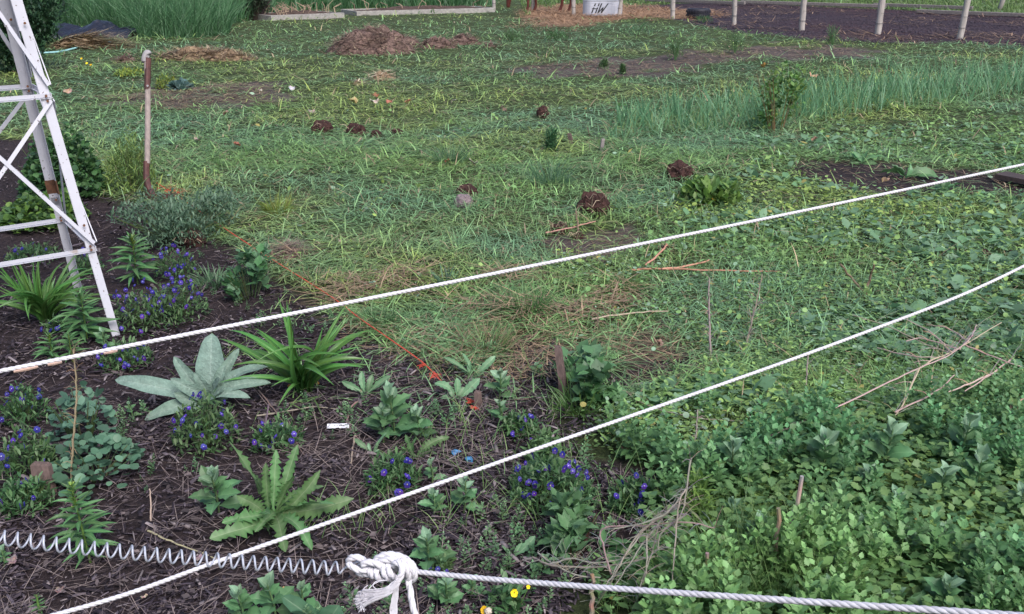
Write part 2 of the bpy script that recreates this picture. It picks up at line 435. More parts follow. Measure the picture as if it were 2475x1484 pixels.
# ------------------------------------------------------------------ stuff: mown grass lying over the lawn
BLUEG, MIDG, YELG, DRYG, DARKG = (.215, .405, .215), (.240, .425, .145), (.380, .490, .130), (.42, .33, .21), (.05, .11, .05)
def grass_colour(x, y, n):
    t = vnoise(x, y, 1.1, 31) * .6 + vnoise(x, y, .3, 32) * .4
    c = lerp(BLUEG, MIDG, np.clip((t - .3) * 2.2, 0, 1))
    yel = np.clip((vnoise(x, y, 1.7, 33) * .65 + vnoise(x, y, .45, 34) * .35 - .47) * 4.5, 0, 1) * rng.uniform(.3, 1, n)
    c = c * (1 - yel)[:, None] + np.array(YELG) * yel[:, None]
    dry = rng.random(n) < .07
    c[dry] = np.array(DRYG)
    return c * (rng.uniform(.40, 1.15, n) + (rng.random(n) < .30) * rng.uniform(.2, .8, n))[:, None]
def dist_w(x, y, wmin, k=.85):
    return np.maximum(wmin, k * np.hypot(x, y) / 993.0)
STRAWY = poly_world([(610, 600), (720, 620), (900, 640), (1050, 680), (1350, 650), (1500, 680), (1480, 760), (1250, 790), (1000, 770), (830, 760), (690, 700)])
def mown():
    parts = []
    for lay, (n, py0, py1) in enumerate([(100000, -6, 420), (80000, 330, 1000)]):
        x, y = sample(n, py0=py0, py1=py1)
        zn = zone(x, y)
        keep = (zn == 0) | ((zn == 2) & (rng.random(len(x)) < .55)) | ((zn == 5) & (rng.random(len(x)) < np.where(x < 1.6, .3, .09))) | ((zn == 1) & (rng.random(len(x)) < .05) & (y > 3.2) & (x > -1.2)) | ((zn == 6) & (rng.random(len(x)) < .5)) | ((zn == 4) & (rng.random(len(x)) < .07))
        thin = vnoise(x, y, .5, 41) * .6 + vnoise(x, y, .16, 42) * .4        # sparse spots let the ground show
        keep &= (thin > .30) | (rng.random(len(x)) < .45)
        keep &= ~(inpoly(*wob(x, y, .2), STRAWY) & (vnoise(x, y, .3, 61) > .38) & (rng.random(len(x)) < .6))   # thinner where the dead grass lies
        x, y = x[keep], y[keep]; n = len(x)
        d = np.hypot(x, y)
        flow = vnoise(x, y, 2.2, 43) * 5 + vnoise(x, y, .6, 44) * 3.0
        az = flow + rng.normal(0, 1.0, n) + (rng.random(n) < .5) * math.pi
        L = rng.uniform(.05, .20, n) * np.clip(.85 + d * .035, 1, 1.6)
        W = dist_w(x, y, .005, 1.05) * rng.uniform(.65, 1.4, n)
        el = rng.uniform(.0, .30, n) + (rng.random(n) < .12) * rng.uniform(.2, .7, n)
        z = gz(x, y) + rng.uniform(0, .045, n)
        c = grass_colour(x, y, n)
        parts.append(blades(x, y, z, L, W, az, el, rng.uniform(.2, 1.0, n), c, 3 if lay else 2))
    stuff('mown_grass', parts, 'grass', 'green mown grass lying flat in swaths over the lawn', 'grass')
mown()

def upright(name, label, cat, n, py0, py1, zmask, hmin, hmax, w, colfun, bend=.9, elo=.8, prob=None, px0=-280, px1=2755, nseg=3, mat='grass', kmin=.8):
    x, y = sample(n, px0, px1, py0, py1)
    k = zmask(x, y)
    if prob is not None: k &= rng.random(len(x)) < prob(x, y)
    x, y = x[k], y[k]; n = len(x)
    az = rng.uniform(0, 6.28, n)
    L = rng.uniform(hmin, hmax, n); W = dist_w(x, y, w, kmin) * rng.uniform(.7, 1.3, n)
    el = rng.uniform(elo, 1.5, n)
    return blades(x, y, gz(x, y) - .01, L, W, az, el, rng.uniform(.1, bend, n), colfun(x, y, n), nseg, waz=rng.uniform(-.7, .7, n))

# short standing grass between the cut swaths
tuftp = lambda x, y: np.clip((vnoise(x, y, .55, 51) * .6 + vnoise(x, y, 2.0, 52) * .4 - .42) * 5, .06, 1)
stuff('standing_grass', [
    upright('a', '', '', 13000, 30, 480, lambda x, y: zone(x, y) == 0, .04, .12, .004, grass_colour, prob=tuftp, nseg=2),
    upright('b', '', '', 20000, 420, 1000, lambda x, y: (zone(x, y) == 0) | (zone(x, y) == 2), .04, .13, .0035, grass_colour, prob=tuftp),
], 'grass', 'short tufts of standing green grass between the mown swaths', 'grass')

# tall uncut grass at the back, behind the tarp and the raised beds
def tall_colour(x, y, n):
    t = rng.random(n)
    return lerp((.045, .125, .050), (.105, .23, .095), t) * rng.uniform(.7, 1.25, n)[:, None]
BACK = poly_world([(560, 60), (640, 40), (700, 24), (1190, 14), (1210, -6), (1180, -20), (540, -20), (540, 50)])
stuff('tall_grass', [
    upright('a', '', '', 60000, -8, 110, lambda x, y: inpoly(x, y, TALL), .65, 1.15, .006, tall_colour, bend=1.6, elo=1.0, px0=-400, px1=720, nseg=4, kmin=.5),
    upright('b', '', '', 30000, -8, 60, lambda x, y: inpoly(x, y, BACK), .45, .9, .010, tall_colour, bend=1.0, elo=1.1, px0=500, px1=1260, nseg=3),
    upright('c', '', '', 5000, 55, 130, lambda x, y: inpoly(x, y, poly_world([(60, 62), (108, 70), (112, 95), (104, 128), (80, 128), (60, 100)])), .4, .8, .008, tall_colour, bend=1.2, elo=1.1, px0=40, px1=140, nseg=4),
], 'grass', 'dense tall uncut grass behind the black tarp at the back', 'grass')
# green strip beyond the paddock
def far_green(x, y, n): return lerp((.09, .17, .05), (.14, .24, .07), rng.random(n)) * rng.uniform(.75, 1.2, n)[:, None]
stuff('pasture_grass', [
    upright('a', '', '', 22000, -14, 45, lambda x, y: ((zone(x, y) == 0) & (y > 27.5) & (x > .3)), .08, .22, .012, far_green, px0=1180, px1=3300, nseg=2)],
    'grass', 'light green pasture grass beyond the dark paddock', 'grass')

# straw and dead grass
def straw_colour(x, y, n): return lerp((.36, .26, .16), (.22, .155, .115), rng.random(n)) * rng.uniform(.6, 1.25, n)[:, None]
def lying(n, mask, Lr, W, colfun, py0, py1, px0=-280, px1=2755, zup=.03, k=.55, emax=.25):
    x, y = sample(n, px0, px1, py0, py1); m = mask(x, y); x, y = x[m], y[m]; n = len(x)
    return blades(x, y, gz(x, y) + rng.uniform(0, zup, n), rng.uniform(*Lr, n), dist_w(x, y, W, k) * rng.uniform(.6, 1.3, n),
                  rng.uniform(0, 6.28, n), rng.uniform(-.08, emax, n), rng.uniform(-.1, .35, n), colfun(x, y, n), 2)
EDGE = poly_world([(700, 700), (960, 800), (1200, 800), (1560, 780), (1700, 800), (1700, 900), (1500, 960), (1250, 880), (960, 860), (820, 780)])
stuff('straw', [
    lying(5200, lambda x, y: inpoly(*wob(x, y, .15), STRAWY) & (vnoise(x, y, .3, 61) > .38), (.06, .26), .006, straw_colour, 590, 800, 560, 1560, .075, .8),
    lying(5000, lambda x, y: inpoly(*wob(x, y, .15), EDGE) & (vnoise(x, y, .3, 62) > .45), (.05, .22), .004, straw_colour, 690, 970, 660, 1760, .045),
    lying(16000, lambda x, y: inpoly(*wob(x, y), HAY), (.15, .5), .008, lambda x, y, n: lerp((.42, .27, .16), (.27, .165, .105), rng.random(n)) * rng.uniform(.7, 1.2, n)[:, None], 6, 75, 1230, 1760, .05, .8),
    lying(6000, lambda x, y: inpoly(*wob(x, y), PADDOCK) & (vnoise(x, y, 1.2, 63) > .5), (.15, .7), .008, lambda x, y, n: straw_colour(x, y, n) * np.array((.8, .75, .8)), 0, 115, 1500, 2755, .03, .8),
    lying(60000, lambda x, y: bare(x, y) & (rng.random(len(x)) < .5), (.03, .2), .003, lambda x, y, n: straw_colour(x, y, n) * np.array((.75, .78, .82)), 100, 960, zup=.02, k=.8),
    lying(7000, lambda x, y: inpoly(*wob(x, y, .2), BARE1), (.06, .3), .006, lambda x, y, n: straw_colour(x, y, n) * np.array((.7, .72, .78)), 100, 192, 1200, 2150, .03, .9),
    lying(4500, lambda x, y: inpoly(*wob(x, y, .2), BARE2), (.05, .25), .005, lambda x, y, n: straw_colour(x, y, n) * np.array((.7, .74, .76)), 200, 270, 180, 780, .03, .9),
    lying(5000, lambda x, y: (zone(x, y) == 0) & (vnoise(x, y, .6, 64) > .66), (.06, .22), .003, straw_colour, 60, 800, zup=.05, k=.6),
    lying(1600, lambda x, y: inpoly(*wob(x, y), poly_world([(1230, 44), (1430, 60), (1400, 80), (1230, 70)])), (.1, .4), .008, straw_colour, 40, 85, 1200, 1450, .05, .8),
], 'litter', 'dry tan straw and dead grass scattered on the ground', 'straw')

def paddock_lumps():
    n = 16000
    x, y = sample(n, 1480, 2800, -2, 125); k = inpoly(x, y, PADDOCK); x, y = x[k], y[k]; n = len(x)
    v = np.array([(1, 0, 0), (-.9, .1, 0), (.1, 1, .1), (0, -1, 0), (.1, .1, .8), (0, 0, -.5)], np.float32)
    f = np.array([(0, 2, 4), (2, 1, 4), (1, 3, 4), (3, 0, 4), (2, 0, 5), (1, 2, 5), (3, 1, 5), (0, 3, 5)])
    sc = rng.uniform(.015, .05, n)
    c = lerp((.034, .028, .042), (.062, .046, .056), rng.random(n)) * rng.uniform(.7, 1.25, n)[:, None]
    stuff('churned_soil', [stamp(v, f, np.ones((6, 3)), np.stack([x, y, gz(x, y)], 1), rng.uniform(0, 6.28, n), np.stack([sc, sc, sc * .5], 1), c)], 'litter', 'dark violet-brown churned soil crumbs covering the paddock', 'soil')
paddock_lumps()

# ------------------------------------------------------------------ stuff: bark mulch of the flower bed
def mulch():
    n = 66000
    x, y = sample(n, -300, 1800, 330, 1575)
    m = inpoly(*wob(x, y, .09, .3), BED)
    soilspot = vnoise(x, y, .55, 71) * .6 + vnoise(x, y, .2, 72) * .4
    m &= (soilspot < .60) | (rng.random(n) < .25)
    x, y = x[m], y[m]; n = len(x)
    box = np.array([(-.5, -.42, -.4), (-.42, .5, -.3), (-.46, .08, .6), (.5, -.2, -.4), (.38, .34, -.5), (.44, .0, .45), (.0, -.62, .1), (.05, .6, .25)], np.float32)   # ragged three-sided splinter
    bf = np.array([(0, 1, 2), (3, 5, 4), (0, 2, 6), (2, 5, 6), (5, 3, 6), (2, 1, 7), (2, 7, 5), (7, 4, 5), (0, 6, 3), (1, 4, 7)])
    L = np.clip(rng.lognormal(math.log(.0165), .6, n), .005, .075)
    W = L * rng.uniform(.07, .36, n); W = np.clip(W, .002, .012)
    H = rng.uniform(.0015, .0045, n)
    pos = np.stack([x, y, gz(x, y) + rng.uniform(.002, .022, n)], 1)
    u = rng.random(n)
    c = np.zeros((n, 3))
    pal = [((.031, .024, .032), .46), ((.060, .047, .060), .27), ((.112, .092, .112), .13), ((.23, .195, .205), .09), ((.018, .014, .017), .06)]
    lo = 0
    for col, w in pal:
        s = (u >= lo) & (u < lo + w); c[s] = col; lo += w
    c *= rng.uniform(.6, 1.15, n)[:, None]
    chips = stamp(box, bf, np.ones((8, 3)), pos, rng.uniform(0, 6.28, n), np.stack([L, W, H], 1), c, rng.normal(0, .4, n), rng.uniform(0, 6.28, n))
    # curled flakes of bark and old leaf
    nf = 1500
    x, y = sample(nf, -300, 1800, 600, 1575); m = inpoly(*wob(x, y, .09, .3), BED); x, y = x[m], y[m]; nf = len(x)
    fl = np.array([(-.5, -.1, .0), (-.25, .32, .12), (.1, .42, .05), (.5, .12, .16), (.35, -.3, .02), (-.1, -.42, .14), (0, 0, -.03)], np.float32)
    ff = np.array([(6, i, (i + 1) % 6) for i in range(6)])
    pos = np.stack([x, y, gz(x, y) + rng.uniform(.008, .028, nf)], 1)
    c = lerp((.07, .056, .06), (.18, .145, .145), rng.random(nf) ** 2) * rng.uniform(.5, 1.2, nf)[:, None]
    sc = rng.uniform(.012, .034, nf)
    flakes = stamp(fl, ff, np.ones((7, 3)), pos, rng.uniform(0, 6.28, nf), np.stack([sc, sc * rng.uniform(.4, .8, nf), sc], 1), c, rng.normal(0, .3, nf), rng.uniform(0, 6.28, nf))
    stuff('bark_mulch', [chips, flakes], 'litter', 'dark brown bark mulch covering the flower bed', 'mulch')
mulch()
def twig_colour(x, y, n): return lerp((.27, .21, .195), (.13, .10, .105), rng.random(n)) * rng.uniform(.7, 1.2, n)[:, None]
stuff('twigs', [
    lying(5200, lambda x, y: inpoly(x, y, BED), (.04, .17), .0022, twig_colour, 500, 1575, -300, 1750, .035, .45),
    lying(900, lambda x, y: inpoly(x, y, poly_world([(950, 900), (1250, 930), (1250, 1050), (1150, 1180), (850, 1220), (560, 1000), (700, 930)])), (.08, .24), .0028, twig_colour, 880, 1240, 540, 1270, .035, .5),
], 'litter', 'thin dry twigs and stems strewn over the mulch', 'twigs')

# ------------------------------------------------------------------ stuff: low weeds on the right
def fan(outline, zc=.0, col_e=(1, 1, 1), col_c=(1, 1, 1)):
    v = [(0, 0, 0) if zc == 0 else (0, .45, zc)] + [tuple(p) for p in outline]
    n = len(outline)
    f = [(0, 1 + i, 1 + (i + 1) % n) for i in range(n)]
    return np.array(v, np.float32), np.array(f), np.array([col_c] + [col_e] * n, np.float32)
ROUND = fan([(0, 0, 0), (.30, .16, .06), (.48, .5, .10), (.30, .85, .05), (0, .98, .0), (-.30, .85, .05), (-.48, .5, .10), (-.30, .16, .06)], .02)
RHOMB = fan([(0, 0, 0), (.16, .18, .04), (.40, .40, .08), (.30, .52, .05), (.33, .66, .06), (.16, .84, .02), (0, 1.05, -.06), (-.16, .84, .02), (-.33, .66, .06), (-.30, .52, .05), (-.40, .40, .08), (-.16, .18, .04)], .0 + .015)
SLIM = fan([(0, 0, 0), (.16, .35, .05), (.18, .65, .06), (0, 1, 0), (-.18, .65, .06), (-.16, .35, .05)], .01)
def carpet():
    parts = []
    # small round leaves close to the ground
    n = 135000
    x, y = sample(n, -200, 2755, 210, 1500)
    zn = zone(x, y)
    k = (zn == 2) | ((zn == 0) & (rng.random(n) < np.where(x > .2, .30, .13)) & (vnoise(x, y, .5, 86) > .45)) | ((zn == 5) & (rng.random(n) < .05))
    patch = vnoise(x, y, .45, 81) * .6 + vnoise(x, y, .14, 82) * .4
    k &= (patch > .36) | (rng.random(n) < .35)
    x, y = x[k], y[k]; n = len(x)
    d = np.hypot(x, y)
    sc = (.008 + .024 * rng.random(n) ** 1.6) * np.clip(d / 5.5, .85, 1.6)
    h = rng.uniform(.0, .07, n)
    pos = np.stack([x, y, gz(x, y) + h], 1)
    t = vnoise(x, y, .9, 83)
    c = lerp((.190, .365, .135), (.345, .475, .120), np.clip((t - .3) * 2.4, 0, 1) * np.clip((9 - y) / 3, .25, 1))
    pale = rng.random(n) < .25 * (vnoise(x, y, .5, 84) > .45)
    c[pale] = (.27, .40, .28)
    c *= rng.uniform(.5, 1.3, n)[:, None]
    c[rng.random(n) < .02] = (.40, .36, .12)
    az = rng.uniform(0, 6.28, n); tl = rng.normal(0, .5, n); ta = rng.uniform(0, 6.28, n); pick = rng.random(n)
    for tm, lo, hi, kw, kl in ((ROUND, 0, .4, 1, 1), (RHOMB, .4, .7, 1, 1.25), (SLIM, .7, 1.1, 1, 1.9)):
        s = (pick >= lo) & (pick < hi)
        parts.append(stamp(*tm, pos[s], az[s], np.stack([sc[s] * kw, sc[s] * kl, sc[s]], 1), c[s], tl[s], ta[s]))
    # thin green stalks through the carpet
    parts.append(upright('s', '', '', 16000, 420, 1500, lambda x, y: zone(x, y) == 2, .04, .10, .002, lambda x, y, n: lerp((.24, .37, .11), (.18, .30, .10), rng.random(n)), bend=.3, px0=1250, nseg=2, kmin=.4))
    n = 5200                                                  # broader toothed leaves, mostly farther back
    x, y = sample(n, 1500, 2755, 300, 1000); zn = zone(x, y)
    k = (zn == 2) & (vnoise(x, y, .8, 85) > .46); x, y = x[k], y[k]; n = len(x)
    sc = rng.uniform(.035, .085, n)
    c = lerp((.13, .27, .13), (.21, .34, .22), rng.random(n)) * rng.uniform(.7, 1.2, n)[:, None]
    parts.append(stamp(*RHOMB, np.stack([x, y, gz(x, y) + rng.uniform(.01, .06, n)], 1), rng.uniform(0, 6.28, n), np.repeat(sc[:, None], 3, 1), c, rng.normal(-.3, .4, n), rng.uniform(0, 6.28, n)))
    stuff('low_weeds', parts, 'weed', 'low carpet of small round weed leaves on the right', 'weeds')
carpet()

def stalk_plant(nl, h, seed, leafsize=.20, template=RHOMB, top=(1.5, 1.5, 1.7)):
    """goosefoot: upright stem with stalked toothed leaves, mealy pale tip; unit height, +z; returns arrays"""
    r = random.Random(seed)
    V = []; F = []; C = []
    def add(v, f, c):
        o = len(V); V.extend(v); F.extend([tuple(i + o for i in q) for q in f]); C.extend(c)
    w = .012
    add([(-w, -w, -.06), (w, -w, -.06), (0, w, -.06), (0, 0, h)], [(0, 1, 3), (1, 2, 3), (2, 0, 3)], [(.9, .95, .8)] * 4)
    tv, tf, tc = template
    for i in range(nl):
        s = i / (nl - 1)
        z = h * (.18 + .80 * s)
        a = i * 2.4 + r.uniform(-.4, .4)
        L = leafsize * (1.15 - .72 * s) * r.uniform(.8, 1.2)
        el = .15 + .75 * s + r.uniform(-.25, .25)
        st = L * (.55 - .3 * s)
        m = Matrix.Translation((0, 0, z)) @ Matrix.Rotation(a, 4, 'Z') @ Matrix.Rotation(el, 4, 'X') @ Matrix.Rotation(r.uniform(-.4, .4), 4, 'Y')
        v = [m @ Vector((p[0] * L, st + p[1] * L, p[2] * L)) for p in tv]
        k = s ** 3
        col = [tuple((1 - k) + k * top[j] for j in range(3))] * len(v)
        kk = r.uniform(.75, 1.2); col = [tuple(q * kk for q in cc) for cc in col]
        add([tuple(p) for p in v], [tuple(q) for q in tf], col)
        b = m @ Vector((0, st, 0)); c0 = Vector((0, 0, z))
        add([tuple(c0 + Vector((0, 0, w * .6))), tuple(c0 - Vector((0, 0, w * .6))), tuple(b)], [(0, 1, 2)], [(.9, 1, .75)] * 3)
    return np.array(V, np.float32), np.array(F), np.array(C, np.float32)
GOOSE = [stalk_plant(17 + 2 * i, 1.0, 100 + i) for i in range(5)]
def stand():
    parts = []
    n = 3300
    x, y = sample(n, 1350, 2755, 960, 1680)
    k = inpoly(*wob(x, y, .15, .5), STAND)
    k |= inpoly(x, y, CARPET) & (vnoise(x, y, .6, 91) > .62) & (rng.random(n) < .4)
    k &= (vnoise(x, y, .3, 92) > .36) & ~((y < 2.62) & (x < 1.1) & (vnoise(x, y, .2, 97) < .42))
    x, y = x[k], y[k]; n = len(x)
    h = (.07 + .17 * rng.random(n) ** 1.3) * (.7 + .6 * vnoise(x, y, .8, 93))
    t = vnoise(x, y, .7, 94)
    c = lerp((.085, .210, .090), (.140, .285, .090), t) * rng.uniform(.8, 1.25, n)[:, None]
    pos = np.stack([x, y, gz(x, y)], 1)
    az = rng.uniform(0, 6.28, n); tl = rng.normal(0, .18, n); ta = rng.uniform(0, 6.28, n)
    for i in range(5):
        s = np.arange(n) % 5 == i
        parts.append(stamp(*GOOSE[i], pos[s], az[s], np.repeat(h[s][:, None], 3, 1), c[s], tl[s], ta[s]))
    # under-storey leaves and shaded grass
    n = 14000
    x, y = sample(n, 1350, 2755, 980, 1680); k = inpoly(*wob(x, y, .12, .5), STAND); x, y = x[k], y[k]; n = len(x)
    sc = rng.uniform(.018, .036, n)
    c = lerp((.09, .21, .085), (.16, .29, .10), rng.random(n))
    parts.append(stamp(*RHOMB, np.stack([x, y, gz(x, y) + rng.uniform(.01, .13, n)], 1), rng.uniform(0, 6.28, n), np.repeat(sc[:, None], 3, 1), c, rng.normal(0, .5, n), rng.uniform(0, 6.28, n)))
    stuff('dense_weeds', parts, 'weed', 'dense bushy stand of grey-green goosefoot weeds in the lower right', 'weeds')
    GR = poly_world([(1760, 1340), (1960, 1350), (2060, 1420), (2040, 1600), (1680, 1600), (1690, 1450)])
    stuff('grass_in_weeds', [upright('g', '', '', 3600, 1290, 1570, lambda x, y: inpoly(x, y, GR) & (vnoise(x, y, .2, 95) > .35), .10, .26, .0028, lambda x, y, n: lerp((.05, .12, .03), (.13, .2, .06), rng.random(n)), bend=.7, px0=1600, px1=2120)],
          'grass', 'thin upright green grass blades among the weeds near the front rope', 'grass')
stand()

# small weeds and stray grass that creep through the mulch
def seedlings():
    n = 2200
    x, y = sample(n, -250, 1700, 420, 1560)
    k = inpoly(x, y, BED) & (vnoise(x, y, .35, 101) + .25 * np.clip((x + .6) / 1.5, -1, 1) > .56); x, y = x[k], y[k]; n = len(x)
    h = rng.uniform(.025, .075, n); c = lerp((.10, .22, .10), (.16, .28, .13), rng.random(n)) * rng.uniform(.7, 1.2, n)[:, None]
    pos = np.stack([x, y, gz(x, y)], 1); az = rng.uniform(0, 6.28, n); parts = []
    for i in range(5):
        s = np.arange(n) % 5 == i
        parts.append(stamp(*GOOSE[i], pos[s], az[s], np.repeat(h[s][:, None], 3, 1), c[s], rng.normal(0, .3, s.sum()), rng.uniform(0, 6.28, s.sum())))
    parts.append(upright('g', '', '', 3000, 600, 1300, lambda x, y: inpoly(x, y, BED) & (vnoise(x, y, .3, 102) + .3 * np.clip((x + .4) / 1.5, -1, 1) > .62), .05, .16, .003, lambda x, y, n: lerp((.13, .27, .10), (.22, .33, .12), rng.random(n)), bend=1.2, elo=.5, px0=300, px1=1720))
    stuff('seedling_weeds', parts, 'weed', 'scattered weed seedlings and stray grass blades coming up through the mulch', 'weeds')
seedlings()

# ------------------------------------------------------------------ stuff: onion row
def onion_colour(x, y, n): return lerp((.095, .24, .125), (.165, .33, .165), rng.random(n)) * rng.uniform(.7, 1.2, n)[:, None]
def onions():
    parts = []
    n = 6500
    x, y = sample(n, 1430, 2800, 150, 350)
    k = inpoly(x, y, ONION) & (vnoise(x, y, .3, 96) > .50 - .10 * np.clip(x - .8, 0, 4)); x, y = x[k], y[k]; n = len(x)
    parts.append(blades(x, y, gz(x, y) - .01, rng.uniform(.18, .40, n) + .03 * np.clip(x - 1, 0, 4), rng.uniform(.007, .012, n), rng.uniform(0, 6.28, n), rng.uniform(1.0, 1.54, n),
                        rng.uniform(0, .7, n), onion_colour(x, y, n), 4, waz=rng.uniform(-.6, .6, n)))
    n2 = 9000
    x, y = sample(n2, 1430, 2800, 150, 350); k = inpoly(x, y, ONION); x, y = x[k], y[k]; n = len(x)
    parts.append(blades(x, y, gz(x, y), rng.uniform(.08, .25, n), rng.uniform(.006, .012, n), rng.uniform(0, 6.28, n), rng.uniform(.3, 1.4, n), rng.uniform(0, .9, n),
                        lerp((.11, .22, .09), (.20, .27, .10), rng.random(n)), 3, waz=rng.uniform(-1, 1, n)))
    stuff('onion_row', parts, 'grass', 'row of upright blue-green onion leaves crossing the garden', 'onions')
onions()

# ------------------------------------------------------------------ windmill tower of white angle iron
def tower():
    A0 = Vector((-1.7036, 4.0226, 0)); A1 = Vector((-1.860, 4.049, 1.02))
    B0 = Vector((-2.1104, 4.6185, 0)); B1 = Vector((-2.076, 4.358, 1.02))
    nl = Vector((-.79, -.613, 0))
    side = lambda z: .72 - .337 * z
    A = lambda z: A0 + (A1 - A0) * (z / 1.02); B = lambda z: B0 + (B1 - B0) * (z / 1.02)
    Cc = lambda z: A(z) + nl * side(z); D = lambda z: B(z) + nl * side(z)
    legs = [A, B, Cc, D]
    base = (A0 + D(0)) / 2
    t = thing('windmill_tower', 'white angle-iron garden windmill tower standing in the flower bed', 'tower', base)
    off = -base
    cen = lambda z: (A(z) + B(z) + Cc(z) + D(z)) / 4
    def angle_leg(f, z0, z1, w, nb1, nb2):
        """L profile: two flanges that run towards the neighbouring legs"""
        m = MB()
        for nb in (nb1, nb2):
            v = []
            for z in (z0, z1):
                p = f(z); d = (nb(z) - p).normalized(); o = (p - cen(z)); o.z = 0; o = o.normalized() * .003
                v += [p + o, p + d * w + o * 0, p + d * w - o, p - o]
            v = [q + off for q in v]
            m.add(v, [(0, 1, 5, 4), (1, 2, 6, 5), (2, 3, 7, 6), (3, 0, 4, 7), (0, 3, 2, 1), (4, 5, 6, 7)])
        return m
    nbs = [(1, 2), (0, 3), (0, 3), (1, 2)]
    ws = [.034, .038, .034, .034]
    lows = []
    for i, f in enumerate(legs):
        a, b = legs[nbs[i][0]], legs[nbs[i][1]]
        lows.append(put('leg', angle_leg(f, -.05, .50, ws[i] * .86, a, b), 'tower', t))
        put('leg', angle_leg(f, .46, 1.30, ws[i], a, b), 'tower', t)
        put('leg', angle_leg(f, 1.27, 1.95, ws[i] * 1.12, a, b), 'tower', t)
    # weathered bare foot of the rear leg
    for i, f in enumerate((B,)):
        m = MB(); z0, z1 = .52, .585
        for nb in (A, D):
            v = []
            for z in (z0, z1):
                p = f(z); d = (nb(z) - p).normalized(); o = (p - cen(z)); o.z = 0; o = o.normalized() * .0048
                v += [p + o, p + d * .040 + o, p + d * .040 - o, p - o]
            m.add([q + off for q in v], [(0, 1, 5, 4), (1, 2, 6, 5), (2, 3, 7, 6), (3, 0, 4, 7), (0, 3, 2, 1), (4, 5, 6, 7)])
        put('rusty_joint', m, 'rust', t)
    faces = [(A, Cc), (A, B), (B, D), (Cc, D)]
    for (f, g) in faces:
        for z in (.385, 1.02, 1.62):
            p, q = f(z), g(z); out = ((p + q) / 2 - cen(z)); out.z = 0; out = out.normalized() * .006
            m = MB(); m.bar(p + off + out, q + off + out, .015, .004, up=out.normalized())
            m.bar(p + off + out * .5 - Vector((0, 0, .011)), q + off + out * .5 - Vector((0, 0, .011)), .003, .016, up=out.normalized())
            put('ring_bar', m, 'tower', t)
        for (za, zb) in ((1.0, .41), (1.58, 1.06)):
            for (h, k, s) in ((f, g, 1.0), (g, f, 1.9)):
                p, q = h(za), k(zb); out = ((p + q) / 2 - cen((za + zb) / 2)); out.z = 0; out = out.normalized() * (.005 + .006 * s)
                m = MB(); m.bar(p + off + out, q + off + out, .0155, .004, up=out.normalized())
                put('brace', m, 'tower', t)
    # bolts where bars meet the legs
    for lg, f in zip(lows, (A, B)):
        for z in (.385, .40, 1.0, 1.02, 1.30, .49):
            p = f(z); o = p - cen(z); o.z = 0; o.normalize(); d = (Cc(z) - A(z)).normalized()
            c = p + off + Vector((.35, -.9, 0)).normalized() * .014 + d * .012
            m = MB(); m.tube([c, c + Vector((.35, -.9, 0)).normalized() * .007], .0055, 6); put('bolt', m, 'rust', lg)
    # paint-splice seam on the near leg
tower()

# ------------------------------------------------------------------ shovel stuck in the lawn edge
def shovel():
    b = GG(372, 492)
    t = thing('shovel', 'long-handled shovel with rusty socket standing upright in the grass', 'shovel', b)
    def at(px, py, dz=0):
        # keep the shaft in a plane facing the camera at the shovel's distance
        d = depth(b); q = P(px, py, d); return q - b
    path = [at(355, 150), at(357, 215), at(357, 300), at(356, 395)]
    m = MB(); pts = smooth_path(path, 6); m.tube(pts, [.0185] * len(pts), 10); put('wooden_shaft', m, 'handle_wood', t)
    m = MB(); pts = smooth_path([at(354, 390), at(354, 425), at(357, 445), at(366, 465), at(378, 488), at(384, 500)], 5)
    m.tube(pts, np.interp(np.linspace(0, 1, len(pts)), [0, .5, 1], [.0205, .0215, .017]), 10); put('socket', m, 'shovel_steel', t)
    m = MB(); pts = smooth_path([at(358, 140), at(357, 175), at(356, 217)], 5); m.tube(pts, .0205, 10); fer = put('grip_ferrule', m, 'shovel_steel', t)
    m = MB(); pts = smooth_path([at(350, 152), at(351, 138), at(356, 128), at(361, 133)], 5)
    m.tube(pts, [.013] + [.022] * (len(pts) - 2) + [.015], 10); put('grip', m, 'shovel_grip', t)
    for (x, y) in ((358, 207), (360, 137)):
        c = at(x, y); v = Vector((.2, -1, .1)).normalized(); m = MB(); m.tube([c + v * .017, c + v * .025], .007, 8); put('rivet', m, 'shovel_grip', fer)
    # blade: dished plate mostly in the soil
    V = []; F = []
    for i in range(8):
        s = i / 7; z = .05 - .26 * s; w = .105 * math.sqrt(max(0, 1 - (max(0, s - .45) / .56) ** 2)) + .004
        for j in range(7):
            u = j / 6 * 2 - 1; V.append((u * w + .05, .035 * u * u - .02, z))
    for i in range(7):
        for j in range(6): F.append((i * 7 + j, i * 7 + j + 1, i * 7 + j + 8, i * 7 + j + 7))
    m = MB(); m.add(V, F); o = put('blade', m, 'shovel_steel', t)
    sm = o.modifiers.new('t', 'SOLIDIFY'); sm.thickness = .004
shovel()

